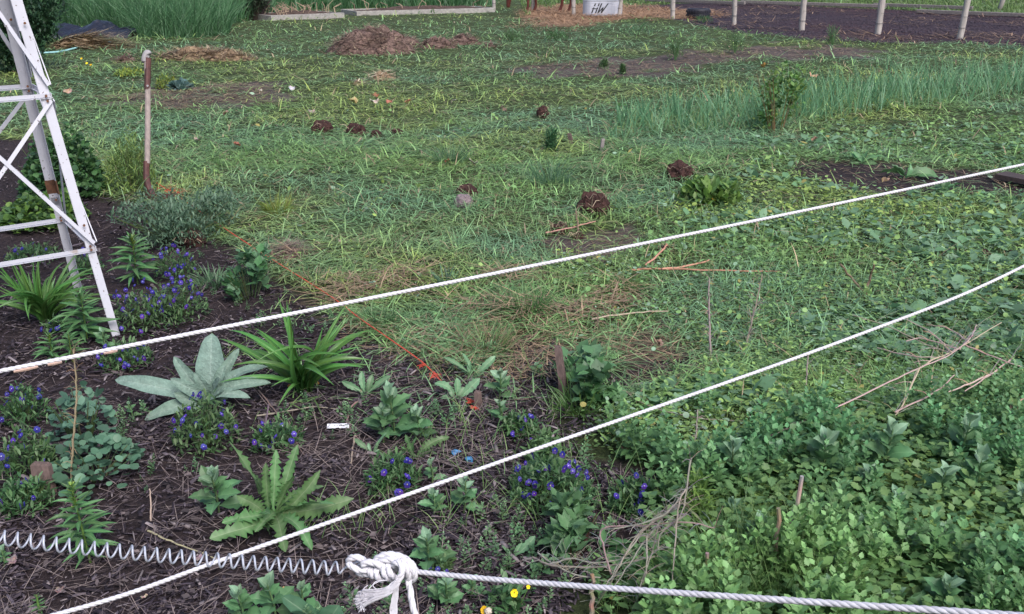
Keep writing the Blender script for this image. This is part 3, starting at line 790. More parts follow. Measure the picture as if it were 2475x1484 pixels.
# ------------------------------------------------------------------ ropes
def resample(pts, step):
    pts = [Vector(p) for p in pts]; out = [pts[0]]; acc = 0
    for a, b in zip(pts, pts[1:]):
        L = (b - a).length
        while acc + L >= step:
            k = (step - acc) / L; a = a.lerp(b, k); out.append(a.copy()); L = (b - a).length; acc = 0
        acc += L
    out.append(pts[-1]); return out
def twisted(mb, path, r, pitch=None, n=6, groove=.42):
    pitch = pitch or r * 7.5
    pts = resample(path, pitch / 8); m = len(pts)
    prev = None; X = []; Y = []
    for i, p in enumerate(pts):
        t = (pts[min(i + 1, m - 1)] - pts[max(i - 1, 0)]).normalized()
        if prev is None: prev = t.orthogonal().normalized()
        x = (prev - t * prev.dot(t)).normalized(); prev = x; X.append(x); Y.append(t.cross(x))
    for s in range(3):
        sp = []
        for i, p in enumerate(pts):
            a = 2 * math.pi * (i / 8 + s / 3)
            sp.append(p + (X[i] * math.cos(a) + Y[i] * math.sin(a)) * r * groove)
        mb.tube(sp, r * (1.03 - groove), n)
    return mb
R = .0043
def straight(p, q, e0, e1):             # extend the line p-q beyond both ends (metres along it)
    d = (q - p).normalized(); return p - d * e0, q + d * e1
# corner post outside the frame that carries the left ends
r1 = [P(0, 890, 1.75), P(2475, 392, 3.0)]
a1, b1 = straight(r1[0], r1[1], .62, .9)
r2 = [P(140, 1484, 1.72), P(560, 1345, 1.87), P(1240, 1105, 2.12), P(2060, 815, 2.52), P(2475, 643, 2.78)]
CORNER = Vector((a1.x, a1.y, 0)); FARP = Vector((b1.x, b1.y, 0))
def rope_thing(label, pts, mids=()):
    o = pts[0].copy(); o.z = 0
    t = thing('fence_rope', label, 'rope', o, 'white fence ropes')
    m = MB(); twisted(m, [p - o for p in pts], R)
    me = m.mesh('strands', True); put('strands', me, 'rope', t)
    return t
top = [a1] + [a1.lerp(b1, i / 12) - Vector((0, 0, .012 * math.sin(math.pi * i / 12))) for i in range(1, 12)] + [b1]
t1 = rope_thing('upper white twisted rope running across the whole picture above the mullein', smooth_path(top, 4))
low = [Vector((a1.x, a1.y + .02, .36))] + r2 + [Vector((b1.x, b1.y, .83))]
t2 = rope_thing('middle white twisted rope running diagonally across the flower bed', smooth_path(low, 10))
# stains where the upper rope has rusted
for (px, w) in ((265, .012), (130, .012), (60, .02)):
    k = (px + 0) / 2475.0
    zinv = (1 / 1.75) * (1 - k) + (1 / 3.0) * k
    py = 890 + (392 - 890) * k
    c = P(px, py, 1 / zinv) - Vector((0, 0, .0105)); d = (b1 - a1).normalized()
    m = MB(); o = Vector(t1.location); m.tube([c - d * w - o, c - o, c + d * w - o], [R * .8, R * 1.03, R * .8], 8)
    put('rust_stain', m, solid('rope_rust_%d' % px, (.50, .34, .28), (.42, .30, .26), 60, .8, .2), t1)

def K(zx, zy, dz=0.0, D=1.55):          # knot close-up coordinates -> space
    return P(815.8 + .1246 * zx, 1299.2 + .1246 * zy, D - dz)
def gate_rope():
    o = K(900, 600); o.z = 0
    t = thing('gate_rope', 'white gate rope tied in a big knot with a frayed end', 'rope', o)
    L = lambda pts: smooth_path([K(*p) - o for p in pts], 8)
    end = P(2475, 1489, 1.03); kr = K(1480, 660, .0)
    far = Vector((.80, .25, .93))
    run = [kr, P(1240, 1404, 1.445), P(1700, 1437, 1.255), end, P(2700, 1503, .955), far]
    m = MB(); twisted(m, [p - o for p in smooth_path(run, 14)], R * 1.0, None, 6, .35); put('strands', m.mesh('strands', True), 'rope', t)
    k = MB(); q = R * 1.3
    for pts in (
        [(255, 560, .002), (215, 500, .006), (235, 410, .012), (320, 380, .016), (440, 400, .014), (510, 450, .008), (500, 520, .0), (430, 560, -.006)],
        [(210, 490, .010), (290, 575, .014), (430, 635, .016), (560, 625, .012), (640, 590, .008)],
        [(470, 540, .018), (560, 480, .020), (700, 490, .020), (820, 540, .018), (890, 570, .010)],
        [(690, 500, .004), (760, 410, .008), (880, 345, .012), (1010, 325, .014), (1160, 350, .014), (1320, 410, .012), (1440, 520, .010), (1510, 640, .004)],
        [(800, 480, .012), (930, 430, .018), (1080, 430, .020), (1190, 470, .018), (1260, 520, .012)],
        [(640, 590, .010), (630, 670, .014), (680, 740, .010), (760, 770, .0)],
        [(770, 600, .012), (745, 690, .016), (790, 780, .012), (880, 830, .004)],
        [(900, 500, .012), (875, 600, .018), (920, 720, .018), (1000, 800, .010), (1080, 830, .0)],
        [(1000, 500, .014), (980, 600, .020), (1030, 710, .020), (1120, 790, .012)],
        [(1210, 430, .016), (1290, 530, .020), (1350, 650, .018), (1380, 770, .010), (1360, 820, .0)],
        [(1310, 420, .014), (1410, 540, .016), (1470, 660, .014), (1500, 770, .006), (1430, 830, -.004)],
        [(380, 660, .0), (480, 700, .002), (600, 710, .002), (700, 690, .0)],
        [(330, 610, -.004), (500, 650, -.006), (760, 640, -.006), (1000, 620, -.006), (1300, 600, -.006), (1480, 660, 0)],
        [(560, 560, -.002), (800, 560, -.002), (1100, 540, .0), (1350, 520, .0)],
    ):
        twisted(k, L(pts), q, R * 9, 6)
    put('knot', k.mesh('knot', True), 'rope', t)
    m = MB(); twisted(m, L([(1060, 560, .012), (1110, 490, .024), (1200, 500, .030), (1255, 590, .032), (1240, 700, .032), (1190, 820, .030), (1130, 910, .028)]), q)
    for s in range(34):                 # loosening yarns at the neck
        r = random.Random(s); j = lambda a: r.uniform(-a, a)
        m.tube(L([(1215 + j(45), 720, .032 + j(.004)), (1150 + j(60), 880, .030 + j(.005)), (1050 + j(75), 1010, .028 + j(.006)), (900 + j(70), 1110 + j(60), .026)]), .0011, 4)
    put('loose_tail', m.mesh('loose_tail', True), 'rope', t)
    m = MB()
    for s in range(230):                # frayed end, thin yarns fanning out
        r = random.Random(900 + s); j = lambda a: r.uniform(-a, a); f = r.uniform(-1, 1)
        ex, ey = 330 + r.uniform(-30, 160) + 90 * abs(f), 1230 + 190 * f + j(30)
        m.tube(L([(1190 + j(50), 760 + j(30), .031 + j(.004)), (1130 + j(60), 900 + 40 * f, .030 + j(.005)), (960 + 40 * f, 1040 + 60 * f + j(20), .028 + j(.006)), (700, 1120 + 110 * f + j(15), .026 + j(.008)), (500, 1175 + 160 * f + j(20), .024 + j(.009)), (ex, ey, .022 + j(.012))]), [.0009] * 40 + [.0005], 3)
    for s in range(30):
        r = random.Random(2900 + s); j = lambda a: r.uniform(-a, a)
        m.tube(L([(1160 + j(30), 900, .026 + j(.004)), (1130 + j(45), 1050, .024), (1100 + j(55), 1250, .022), (1085 + j(60), 1480, .02), (1090 + j(70), 1640, .02)]), .0011, 3)
    for pts in ([(900, 820, .02), (740, 880, .025), (620, 980, .03), (600, 1090, .03)], [(1000, 1000, .03), (780, 1000, .03), (690, 930, .03), (760, 850, .026), (960, 830, .02)],
                [(590, 920, .02), (510, 990, .02), (500, 1070, .02), (560, 1120, .02)]):
        m.tube(L(pts), .0008, 3)
    put('frayed_end', m.mesh('frayed_end'), 'rope_dirty', t)
    m = MB(); twisted(m, L([(1370, 790, .004), (1385, 900, .008), (1420, 1080, .010), (1440, 1250, .010), (1490, 1450, .010), (1560, 1700, .010)]), q, R * 13)
    put('hanging_tail', m.mesh('hanging_tail', True), 'rope', t)
    # coil spring from the knot to the corner post
    s0 = P(842, 1377, 1.55); s1 = P(-10, 1277, 1.46); d = (s1 - s0)
    ln = d.length; dn = d.normalized(); s2 = s1 + dn * .33; ln = (s2 - s0).length
    b = Vector((s1.x, s1.y, 0))
    t = thing('coil_spring', 'long grey steel coil spring hooked to the knotted rope', 'spring', b)
    x = dn.cross(Vector((0, 0, 1))).normalized(); y = x.cross(dn)
    pitch = 29 / FPX * 1.5; turns = int(ln / pitch); pts = []
    for i in range(turns * 14 + 1):
        a = i / 14 * 2 * math.pi; sgl = i / 14 * pitch
        rr = .0104 * min(1, (i + 4) / 14)
        pts.append(s0 + dn * (sgl + .006) - Vector((0, 0, .016 * math.sin(math.pi * min(1, sgl / ln)))) + (x * math.cos(a) - y * math.sin(a)) * rr - b)
    m = MB(); m.tube(pts, .0017, 6); coil = put('coil', m.mesh('coil', True), 'spring', t)
    hook = smooth_path([pts[0], P(855, 1362, 1.548) - b, P(868, 1358, 1.545) - b, P(878, 1366, 1.543) - b, P(870, 1376, 1.545) - b], 5)
    m = MB(); m.tube(hook, .0020, 6); put('hook', m.mesh('hook', True), 'spring', coil)
gate_rope()

# ------------------------------------------------------------------ orange string, stakes, label, small finds in the bed
def on(px, py, h=0.0): 
    p = GG(px, py); p.z += h; return p
def string():
    o = GG(1150, 1000)
    t = thing('orange_string', 'orange-red twine stretched along the edge of the flower bed', 'string', o)
    path = [on(380, 463, .05), on(430, 490, .03), on(540, 570, .045), on(660, 650, .04), on(800, 742, .05), on(870, 795, .05), on(940, 842, .05), on(1020, 895, .04), on(1062, 925, .02), on(1100, 955, .012), on(1130, 975, .02), on(1150, 990, .03), on(1156, 985, .05)]
    m = MB(); twisted(m, [p - o for p in smooth_path(path, 10)], .0028, .02, 5); put('cord', m.mesh('cord', True), 'string', t)
    def tuft(name, px, py, n, L, seed, spread=.02):
        r = random.Random(seed); m = MB(); c = on(px, py, .02) - o
        for i in range(n):
            a = r.uniform(0, 6.28); b = c + Vector((r.uniform(-1, 1), r.uniform(-1, 1), 0)) * spread
            p1 = b + Vector((math.cos(a), math.sin(a), r.uniform(0, .7))) * L * .5
            p2 = b + Vector((math.cos(a + r.uniform(-.8, .8)), math.sin(a), r.uniform(-.3, .5))) * L
            m.tube([b, p1, p2], .0012, 3)
        put(name, m, 'string', t)
    tuft('frayed_knot', 1020, 893, 22, .014, 1, .010); tuft('frayed_knot', 1050, 917, 30, .020, 2, .012); tuft('frayed_knot', 1138, 985, 26, .010, 3, .010); tuft('frayed_knot', 1148, 1000, 30, .011, 4, .010)
    tuft('frayed_knot', 400, 470, 22, .05, 5, .06); tuft('frayed_knot', 430, 480, 20, .05, 6, .05)
string()
def stake(px, py, toppx, toppy, w, th, label, mat='stake', rot=.3):
    b = GG(px, py); d = depth(b); q = P(toppx, toppy, d) - b
    o = MB(); u = Vector((math.sin(rot), math.cos(rot), 0))
    V = []
    for (c, k) in ((Vector((0, 0, -.1)) - q * .0, 1), (q * .5, 1), (q * .94, .96), (q, .72)):
        for i, j in ((-1, -1), (1, -1), (1, 1), (-1, 1)):
            rx = Vector((math.cos(rot), -math.sin(rot), 0)); ry = u
            V.append(c + rx * (i * w / 2 * k) + ry * (j * th / 2 * k))
    F = [(0, 3, 2, 1)] + [(r * 4 + i, r * 4 + (i + 1) % 4, r * 4 + 4 + (i + 1) % 4, r * 4 + 4 + i) for r in range(3) for i in range(4)] + [(12, 13, 14, 15)]
    o.add(V, F); ob = put('wooden_stake', o, mat); ob.location = b
    return tag(ob, label, 'stake')
stake(112, 1195, 98, 1118, .062, .020, 'broad dark wooden stake among violas near the left edge', rot=.12)
stake(1158, 1000, 1154, 945, .024, .018, 'short round-topped stake that the orange twine is tied to', rot=.3)
stake(1368, 985, 1348, 836, .026, .018, 'tall thin dark stake leaning in the weeds beside the bed')
stake(1382, 352, 1376, 322, .035, .02, 'small dark stub of a stake in the grass before the onions', rot=.5)
stake(1452, 372, 1458, 335, .028, .02, 'thin grey stub of a stake beside the onion row', 'rail', rot=-.2)
def plant_label():
    b = on(818, 1044, .022); d = depth(b)
    t = thing('plant_label', 'small white plastic plant label lying on the mulch', 'plant label', b)
    m = MB(); mt = Matrix.Rotation(.06, 4, 'Z') @ Matrix.Rotation(.42, 4, 'X')
    m.box(0, 0, 0, 53 / FPX * d, .020, .0015, mt); strip = put('tag_strip', m, 'label', t)
    m = MB()
    for (x, y, w, h, r) in ((.008, .002, .010, .002, .6), (.014, 0, .012, .0025, -.5), (.022, .002, .010, .0025, .5), (.028, .004, .012, .002, .7), (-.004, -.001, .006, .0012, .2), (-.012, .001, .006, .0012, -.3), (.034, .006, .006, .003, .9)):
        m.box(0, 0, 0, w, h, .0006, mt @ Matrix.Translation((x, y, .0012)) @ Matrix.Rotation(r, 4, 'Z'))
    put('faded_writing', m, 'ink', strip)
plant_label()
def blue_bits():
    for i, (px, py, lab) in enumerate(((1102, 1105, 'scrap of bright blue plastic on the mulch behind the middle rope'), (1133, 1124, 'blue and white scrap of plastic just behind the middle rope'))):
        b = on(px, py, .012); r = random.Random(i); V = []; n = 7
        for k in range(n):
            a = 6.28 * k / n; q = r.uniform(.010, .020); V.append((math.cos(a) * q, math.sin(a) * q, r.uniform(0, .014)))
        V.append((0, 0, .016)); m = MB(); m.add(V, [(n, k, (k + 1) % n) for k in range(n)])
        o = put('plastic_scrap', m, 'blue'); o.location = b; o.rotation_euler = (.3, 0, i)
        md = o.modifiers.new('t', 'SOLIDIFY'); md.thickness = .001
        tag(o, lab, 'plastic')
blue_bits()

# ------------------------------------------------------------------ posts outside the frame that hold the ropes
def rope_post(p, h, label):
    m = MB(); n = 7
    m.tube([Vector((0, 0, -.2)) + Vector((0, 0, (h + .2) * i / n)) for i in range(n + 1)], [.05, .05, .049, .048, .048, .047, .046, .04], 12)
    o = put('rope_post', m.mesh('rope_post', True), 'post'); o.location = p
    return tag(o, label, 'post')
rope_post(CORNER + Vector((-.045, .01, 0)), 1.15, 'round wooden corner post holding the ropes and the spring')
rope_post(FARP + Vector((.05, .02, 0)), 1.2, 'round wooden post at the far end of the two ropes')
rope_post(Vector((.85, .25, 0)), 1.15, 'round wooden post where the gate rope ends')

# ------------------------------------------------------------------ paddock fence, rails, tank, tyre, horse
def fence_post(px, py, topdx, w, label, h=1.25):
    b = GG(px, py); s = mpp(px, py); r = w * s / 2
    lean = Vector((topdx, 0, 0))
    m = MB(); n = 8; rr = random.Random(px)
    m.tube([Vector((0, 0, -.2)) + (Vector((0, 0, h + .2)) + lean) * (i / n) + Vector((rr.uniform(-.004, .004), rr.uniform(-.004, .004), 0)) for i in range(n + 1)], [r * rr.uniform(.94, 1.06) for _ in range(n)] + [r * .9], 12)
    t = thing('fence_post', label, 'fence post', b, 'round paddock fence posts')
    rp = put('round_post', m.mesh('round_post', True), 'post', t)
    for z in (.21, .9):
        ring = [Vector((math.cos(a) * r * 1.1, math.sin(a) * r * 1.1, 0)) + (Vector((0, 0, h)) + lean) * (z / h) for a in np.linspace(0, 6.3, 13)]
        m = MB(); m.tube(ring, .006, 4); put('wire_tie', m, 'wire', rp)
    return b, r
FP = [(1194, 25, 0, 9), (1290, 27, -.05, 9), (1387, 36, -.05, 10), (1494, 41, .16, 9), (1626, 47, -.05, 11), (1775, 60, -.06, 11), (1938, 73, -.02, 14), (2121, 83, .02, 15), (2318, 94, .10, 15)]
names = ['grey round fence post at the end of the long raised bed', 'grey round fence post in front of the chestnut horse', 'grey round fence post between the horse and the water tank',
         'leaning grey fence post right in front of the water tank', 'grey round fence post between the water tank and the black tyre', 'grey round fence post just past the black tyre',
         'third round fence post from the right edge of the paddock', 'second round fence post from the right edge of the paddock', 'rightmost leaning round fence post in front of the dark paddock']
fb = []
for (px, py, dx, w), lab in zip(FP, names): fb.append(fence_post(px, py, dx, w, lab))
def wires():
    for z, lab in ((.42, 'lower thin fence wire strung along the paddock posts'), (.95, 'upper thin fence wire strung along the paddock posts')):
        pts = []
        for (b, r), (px, py, dx, w) in zip(fb, FP): pts.append(b + Vector((dx * z / 1.25, -r * 1.1, z)))
        ext = pts[-1] + (pts[-1] - pts[-2]) * 1.5
        pts.append(ext)
        m = MB(); m.tube(pts, .004, 4); tag(put('fence_wire', m, 'wire'), lab, 'wire')
wires()
def rails():
    def rail(p, q, t, lab, name='wooden_rail', mat='rail', z=.06, h=.10):
        a = GG(*p) + Vector((0, 0, z)); b = GG(*q) + Vector((0, 0, z)); c = (a + b) / 2; c.z = 0
        m = MB(); n = 8; rr = random.Random(p[0])
        d = (b - a).normalized()
        for i in range(1):
            m.bar(a - c, b - c, t, h)
        o = put(name, m, mat); o.location = c
        bv = o.modifiers.new('b', 'BEVEL'); bv.width = .01
        return tag(o, lab, 'rail')
    rail((1560, 6), (1800, 16), .10, 'weathered timber rail along the far side of the paddock behind the tyre', z=.10)
    rail((1790, 13), (2140, 24), .10, 'long grey timber rail at the far paddock edge behind the middle posts', z=.10)
    rail((2110, 20), (2350, 29), .10, 'grey timber rail at the far paddock edge behind the leaning post', z=.10)
    rail((2215, 33), (2620, 49), .12, 'lowest grey timber rail on the paddock ground at far right', z=.06)
    b = GG(2412, 27); m = MB(); m.tube([Vector((0, 0, -.1)), Vector((.12, 0, .4)), Vector((.3, 0, 1.1))], [.07, .065, .06], 10)
    o = put('far_fence_post', m.mesh('far_fence_post', True), 'post'); o.location = b; tag(o, 'pale slanting post in the green pasture beyond the paddock', 'fence post')
rails()
def tank():
    b = GG(1458, 39); s = mpp(1458, 39); Ln, Wd, Hh = 96 * s, .58, 36 * s
    b = b + Vector((0, Wd / 2, 0))
    t = thing('water_tank', 'galvanised oval stock water tank with black lettering by the fence', 'water tank', b, rz=-.10)
    def loop(z, k):
        pts = []; r = Wd / 2 * .92; hx = Ln / 2 - r
        for i in range(13):
            a = -math.pi / 2 + math.pi * i / 12; pts.append(Vector((hx + math.cos(a) * r * k, math.sin(a) * Wd / 2 * k, z)))
        for i in range(13):
            a = math.pi / 2 + math.pi * i / 12; pts.append(Vector((-hx + math.cos(a) * r * k, math.sin(a) * Wd / 2 * k, z)))
        return pts
    prof = [(0, .985), (.04, 1.0), (.10, 1.0), (.115, 1.014), (.13, 1.0), (.66, 1.0), (.68, 1.016), (.70, 1.0), (.80, 1.0), (.82, 1.016), (.84, 1.0), (.94, 1.0), (.96, 1.02), (1.0, 1.02), (1.0, .97), (.70, .96), (.70, .0)]
    m = MB(); V = []; F = []
    for z, k in prof: V += loop(z * Hh, k)
    for i in range(len(prof) - 1):
        for j in range(26): F.append((i * 26 + j, i * 26 + (j + 1) % 26, i * 26 + 26 + (j + 1) % 26, i * 26 + 26 + j))
    m.add(V, F); wall = put('tank_wall', m, 'tank', t)
    m = MB(); V = loop(Hh * .97, 1.03) + loop(Hh * 1.01, 1.03) + loop(Hh * 1.01, .98)
    m.add(V, [(i * 26 + j, i * 26 + (j + 1) % 26, i * 26 + 26 + (j + 1) % 26, i * 26 + 26 + j) for i in range(2) for j in range(26)]); put('rim', m, 'tank', t)
    # slanted HW mark: vertical strokes cut by gaps
    yf = -Wd / 2 * 1.018; hh = Hh
    def stroke(m, x0, z0, x1, z1, w):
        m.add([(x0, yf, z0), (x0 + w, yf, z0), (x1 + w, yf, z1), (x1, yf, z1)], [(0, 1, 2, 3)])
    sl = .38; u = Hh * .60; z0 = Hh * .18; sx = lambda z: (z - z0) * sl
    m = MB(); x = -Ln * .28
    for (za, zb) in ((z0, z0 + u * .40), (z0 + u * .52, z0 + u * .62), (z0 + u * .74, z0 + u * 1.05)):
        stroke(m, x + sx(za), za, x + sx(zb), zb, .035); stroke(m, x + .10 + sx(za), za, x + .10 + sx(zb), zb, .035)
    stroke(m, x - .02 + sx(z0 + u * .42), z0 + u * .42, x - .02 + sx(z0 + u * .52), z0 + u * .52, .16)
    put('letter', m, 'tank_ink', wall)
    m = MB(); x = -Ln * .28 + .165; T_ = z0 + u * 1.05
    stroke(m, x + sx(z0), z0, x - .0 + sx(T_), T_, .035); stroke(m, x + sx(z0), z0, x + .08 + sx(z0 + u * .62), z0 + u * .62, .035)
    stroke(m, x + .09 + sx(z0), z0, x + .08 + sx(z0 + u * .62), z0 + u * .62, .035); stroke(m, x + .09 + sx(z0), z0, x + .175 + sx(T_), T_, .035)
    put('letter', m, 'tank_ink', wall)
tank()
def tyre():
    b = GG(1692, 45); s = mpp(1692, 45); Rr = 28 * s; hh = 23 * s
    b += Vector((0, Rr, 0))
    t = thing('tyre', 'old black rubber tyre lying flat behind the paddock fence', 'tyre', b)
    prof = [(.62, .06), (.70, .0), (.92, .0), (.99, .10), (1.0, .25), (1.0, .75), (.99, .90), (.92, 1.0), (.70, 1.0), (.60, .92), (.57, .7), (.57, .3)]
    n = 40; V = []; F = []
    for i in range(n):
        a = 6.28318 * i / n
        for r, z in prof: V.append((math.cos(a) * r * Rr, math.sin(a) * r * Rr, z * hh))
    k = len(prof)
    for i in range(n):
        for j in range(k): F.append((i * k + j, ((i + 1) % n) * k + j, ((i + 1) % n) * k + (j + 1) % k, i * k + (j + 1) % k))
    m = MB(); m.add(V, F); car = put('carcass', m.mesh('carcass', True), 'rubber', t)
    m = MB()
    for i in range(26):
        a = 6.28318 * i / 26; mt = Matrix.Rotation(a, 4, 'Z')
        m.box(Rr * 1.0, 0, hh * .30, .03, .05, hh * .22, mt); m.box(Rr * 1.0, .05, hh * .72, .03, .05, hh * .22, mt)
    put('tread', m, 'rubber', car)
tyre()
def horse():
    """one skinned figure; grazing, facing left"""
    hind = GG(1350, 30); fore = GG(1290, 27); ax = Vector((-1, .18, 0)).normalized(); sd_ = Vector((ax.y, -ax.x, 0))
    o = (hind + fore) / 2; L = 1.05
    def p(f, s, z): return Vector((o.x, o.y, 0)) + ax * f + sd_ * s + Vector((0, 0, z))
    J = []; E_ = []; Rd = []
    def j(f, s, z, r, par=None):
        J.append(p(f, s, z) - o); Rd.append(r); i = len(J) - 1
        if par is not None: E_.append((par, i))
        return i
    pel = j(-.50, 0, 1.12, .27); bel = j(-.15, 0, 1.04, .30, pel); che = j(.25, 0, 1.05, .29, bel); sho = j(.48, 0, 1.12, .22, che)
    nk1 = j(.72, 0, 1.02, .15, sho); nk2 = j(.92, 0, .78, .115, nk1); pol = j(1.05, 0, .56, .10, nk2); mid = j(1.10, 0, .34, .085, pol); muz = j(1.12, 0, .17, .062, mid); lip = j(1.12, 0, .09, .05, muz)
    for s in (-1, 1):
        e1 = j(1.02, s * .06, .68, .018, pol); j(1.0, s * .08, .80, .008, e1)
    for s, df in ((-1, .05), (1, -.14)):
        a = j(.44 + df * .3, s * .15, .85, .10, sho); k = j(.46 + df, s * .13, .50, .052, a); c = j(.46 + df, s * .13, .17, .036, k); h = j(.49 + df, s * .13, .06, .045, c); j(.52 + df, s * .13, .012, .055, h)
    for s, df in ((-1, .10), (1, -.12)):
        a = j(-.48 + df * .3, s * .16, .86, .15, pel); k = j(-.62 + df, s * .14, .52, .062, a); c = j(-.58 + df, s * .14, .20, .040, k); h = j(-.53 + df, s * .14, .06, .047, c); j(-.50 + df, s * .14, .012, .055, h)
    tl = j(-.78, 0, 1.10, .05, pel); tl2 = j(-.88, 0, .80, .06, tl); j(-.88, 0, .35, .03, tl2)
    me = bpy.data.meshes.new('horse'); me.from_pydata(J, E_, []); me.update()
    me.materials.append(M['horse'])
    ob = bpy.data.objects.new('horse', me); COL.objects.link(ob); ob.location = o
    ob.modifiers.new('skin', 'SKIN'); sv = me.skin_vertices[0].data
    for i, r in enumerate(Rd): sv[i].radius = (r, r); sv[i].use_root = (i == 0)
    ob.modifiers.new('sub', 'SUBSURF').render_levels = 2
    tag(ob, 'chestnut horse grazing beside the tank, only its legs and muzzle in view', 'horse')
horse()

# ------------------------------------------------------------------ tarp, hose, raised beds, piles
def tarp():
    c = GG(205, 92)
    t = thing('black_tarp', 'crumpled black plastic tarp in front of the tall grass', 'tarp', c)
    s = mpp(205, 92); W = 205 * s; D = 1.2; nx, ny = 46, 20; V = []; F = []
    for j in range(ny):
        for i in range(nx):
            u, v = i / (nx - 1), j / (ny - 1)
            x = (u - .47) * W; y = (v - .1) * D
            env = math.sin(math.pi * min(1, v * 1.05)) ** .6
            hmp = .10 + .20 * math.exp(-((u - .55) / .16) ** 2) + .13 * math.exp(-((u - .1) / .14) ** 2) + .03 * math.exp(-((u - .9) / .1) ** 2)
            fold = .07 * (mnoise.noise(Vector((u * 7, v * 4, 0))) + .5 * abs(mnoise.noise(Vector((u * 16 + v * 9, v * 8, 3)))) * 2)
            V.append((x, y + .06 * mnoise.noise(Vector((u * 5, 1, 2))), max(.004, hmp * env + fold * env + .01)))
    for j in range(ny - 1):
        for i in range(nx - 1): F.append((j * nx + i, j * nx + i + 1, j * nx + nx + i + 1, j * nx + nx + i))
    m = MB(); m.add(V, F); o = put('sheet', m, 'tarp', t); o.modifiers.new('t', 'SOLIDIFY').thickness = .004
    m = MB()                                                   # rolled hem that trails to the right
    a = GG(225, 92) - c; b = GG(312, 86) - c
    for k in range(3):
        pts = [a.lerp(b, q / 10) + Vector((0, .06 * k, .05 + .05 * k * (q / 10) + .012 * math.sin(q * 1.7 + k))) for q in range(11)]
        m.tube(pts, [.02 + .012 * math.sin(q + k) ** 2 for q in range(11)], 6)
    put('rolled_hem', m, 'tarp', t)
tarp()
def mound_mesh(w, d, h, seed, lumps=.35, n=22, sharp=1.0):
    V = []; F = []
    for j in range(n):
        for i in range(n):
            u, v = i / (n - 1) * 2 - 1, j / (n - 1) * 2 - 1
            r = math.hypot(u, v); e = max(0, 1 - r ** 2) ** (.8 * sharp)
            k = 1 + lumps * (mnoise.noise(Vector((u * 2.2, v * 2.2, seed))) + .5 * mnoise.noise(Vector((u * 5, v * 5, seed + 3))))
            V.append((u * w / 2 * (1 + .12 * mnoise.noise(Vector((v * 2, seed, 0)))), v * d / 2, h * e * k - .02))
    for j in range(n - 1):
        for i in range(n - 1): F.append((j * n + i, j * n + i + 1, j * n + n + i + 1, j * n + n + i))
    m = MB(); m.add(V, F); return m
def strands(w, d, h, n, L, wd, cols, seed, spread=1.0, up=.5, orient=None):
    r = np.random.default_rng(seed)
    a = r.uniform(0, 6.28, n); q = np.sqrt(r.random(n)) * spread
    x = np.cos(a) * q * w / 2; y = np.sin(a) * q * d / 2
    z = h * np.maximum(0, 1 - q ** 2) ** .8 * r.uniform(.8, 1.15, n)
    az = r.uniform(0, 6.28, n) if orient is None else orient + r.normal(0, .35, n)
    c = np.array(cols)[r.integers(0, len(cols), n)] * r.uniform(.7, 1.25, n)[:, None]
    return blades(x, y, z, r.uniform(L * .4, L, n), r.uniform(.6, 1.3, n) * wd, az, r.uniform(-.3, up, n), r.uniform(0, .6, n), c, 2)
STRAWC = [(.40, .30, .19), (.31, .22, .14), (.24, .16, .11), (.46, .37, .25)]
MANC = [(.25, .17, .13), (.18, .115, .095), (.32, .23, .17), (.13, .085, .075)]
def heap(name, label, cat, px, py, wpx, hpx, dm, mat, cols, n, L, seed, wd=.017, lumps=.55, group=None, orient=None, spread=1.05):
    b = GG(px, py); s = mpp(px, py); b = b + Vector((0, dm * .45, 0)); b.z = float(gz(b.x, b.y))
    t = thing(name, label, cat, b, group)
    put('mound', mound_mesh(wpx * s, dm, hpx * s, seed, lumps).mesh('mound', True), mat, t)
    V, T, C = strands(wpx * s, dm, hpx * s, n, L, wd, cols, seed, spread, orient=orient)
    put('loose_straw', big_mesh('loose_straw', V, T, C), 'litter', t, kind='stuff')
    return t
heap('straw_pile', 'heap of tan straw lying in front of the black tarp', 'straw pile', 185, 120, 165, 27, .6, 'haymound', [(.50, .40, .27), (.42, .31, .20), (.30, .20, .14)], 900, .6, 3, .028, orient=.1)
heap('manure_pile', 'largest brown heap of old hay and manure on the lawn', 'manure pile', 885, 134, 225, 56, 1.5, 'manure', MANC, 1500, .3, 4)
heap('manure_pile', 'small round brown mound just right of the largest manure heap', 'manure pile', 978, 112, 80, 24, .5, 'manure', MANC, 260, .16, 5, lumps=.15)
heap('manure_pile', 'low brown heap of hay in the middle of the row of heaps', 'manure pile', 1055, 116, 110, 24, .6, 'manure', MANC, 420, .22, 6)
heap('manure_pile', 'rightmost low brown heap in the row of manure heaps', 'manure pile', 1122, 108, 80, 22, .5, 'manure', MANC, 300, .2, 7)
heap('hay_heap', 'long low heap of old grey-brown hay beyond the shovel', 'hay', 480, 148, 250, 26, .8, 'haymound', MANC + STRAWC[:2], 1300, .28, 8, lumps=.9)
heap('hay_heap', 'small dark tuft of dug-up hay left of the shovel grip', 'hay', 293, 150, 50, 14, .4, 'manure', MANC, 160, .2, 9)
heap('stubble_clump', 'pale pulled-up clump of corn stubble on the lawn', 'stubble', 920, 196, 70, 20, .45, 'haymound', [(.45, .36, .24), (.52, .44, .32), (.36, .27, .18)], 160, .22, 10, .016)
heap('stubble_clump', 'few pale stubble stalks just left of the corn stubble clump', 'stubble', 862, 208, 34, 10, .3, 'haymound', [(.52, .44, .34), (.46, .38, .28)], 36, .17, 12, .018)
heap('hay_heap', 'small tuft of brown hay right of the row of manure heaps', 'hay', 1184, 116, 34, 10, .3, 'manure', MANC, 80, .25, 13)
heap('hay_heap', 'tangle of grey dry roots at the bed edge by the twine', 'hay', 690, 640, 70, 34, .25, 'manure', [(.20, .15, .12), (.28, .21, .17), (.13, .10, .09)], 420, .16, 14, .003)
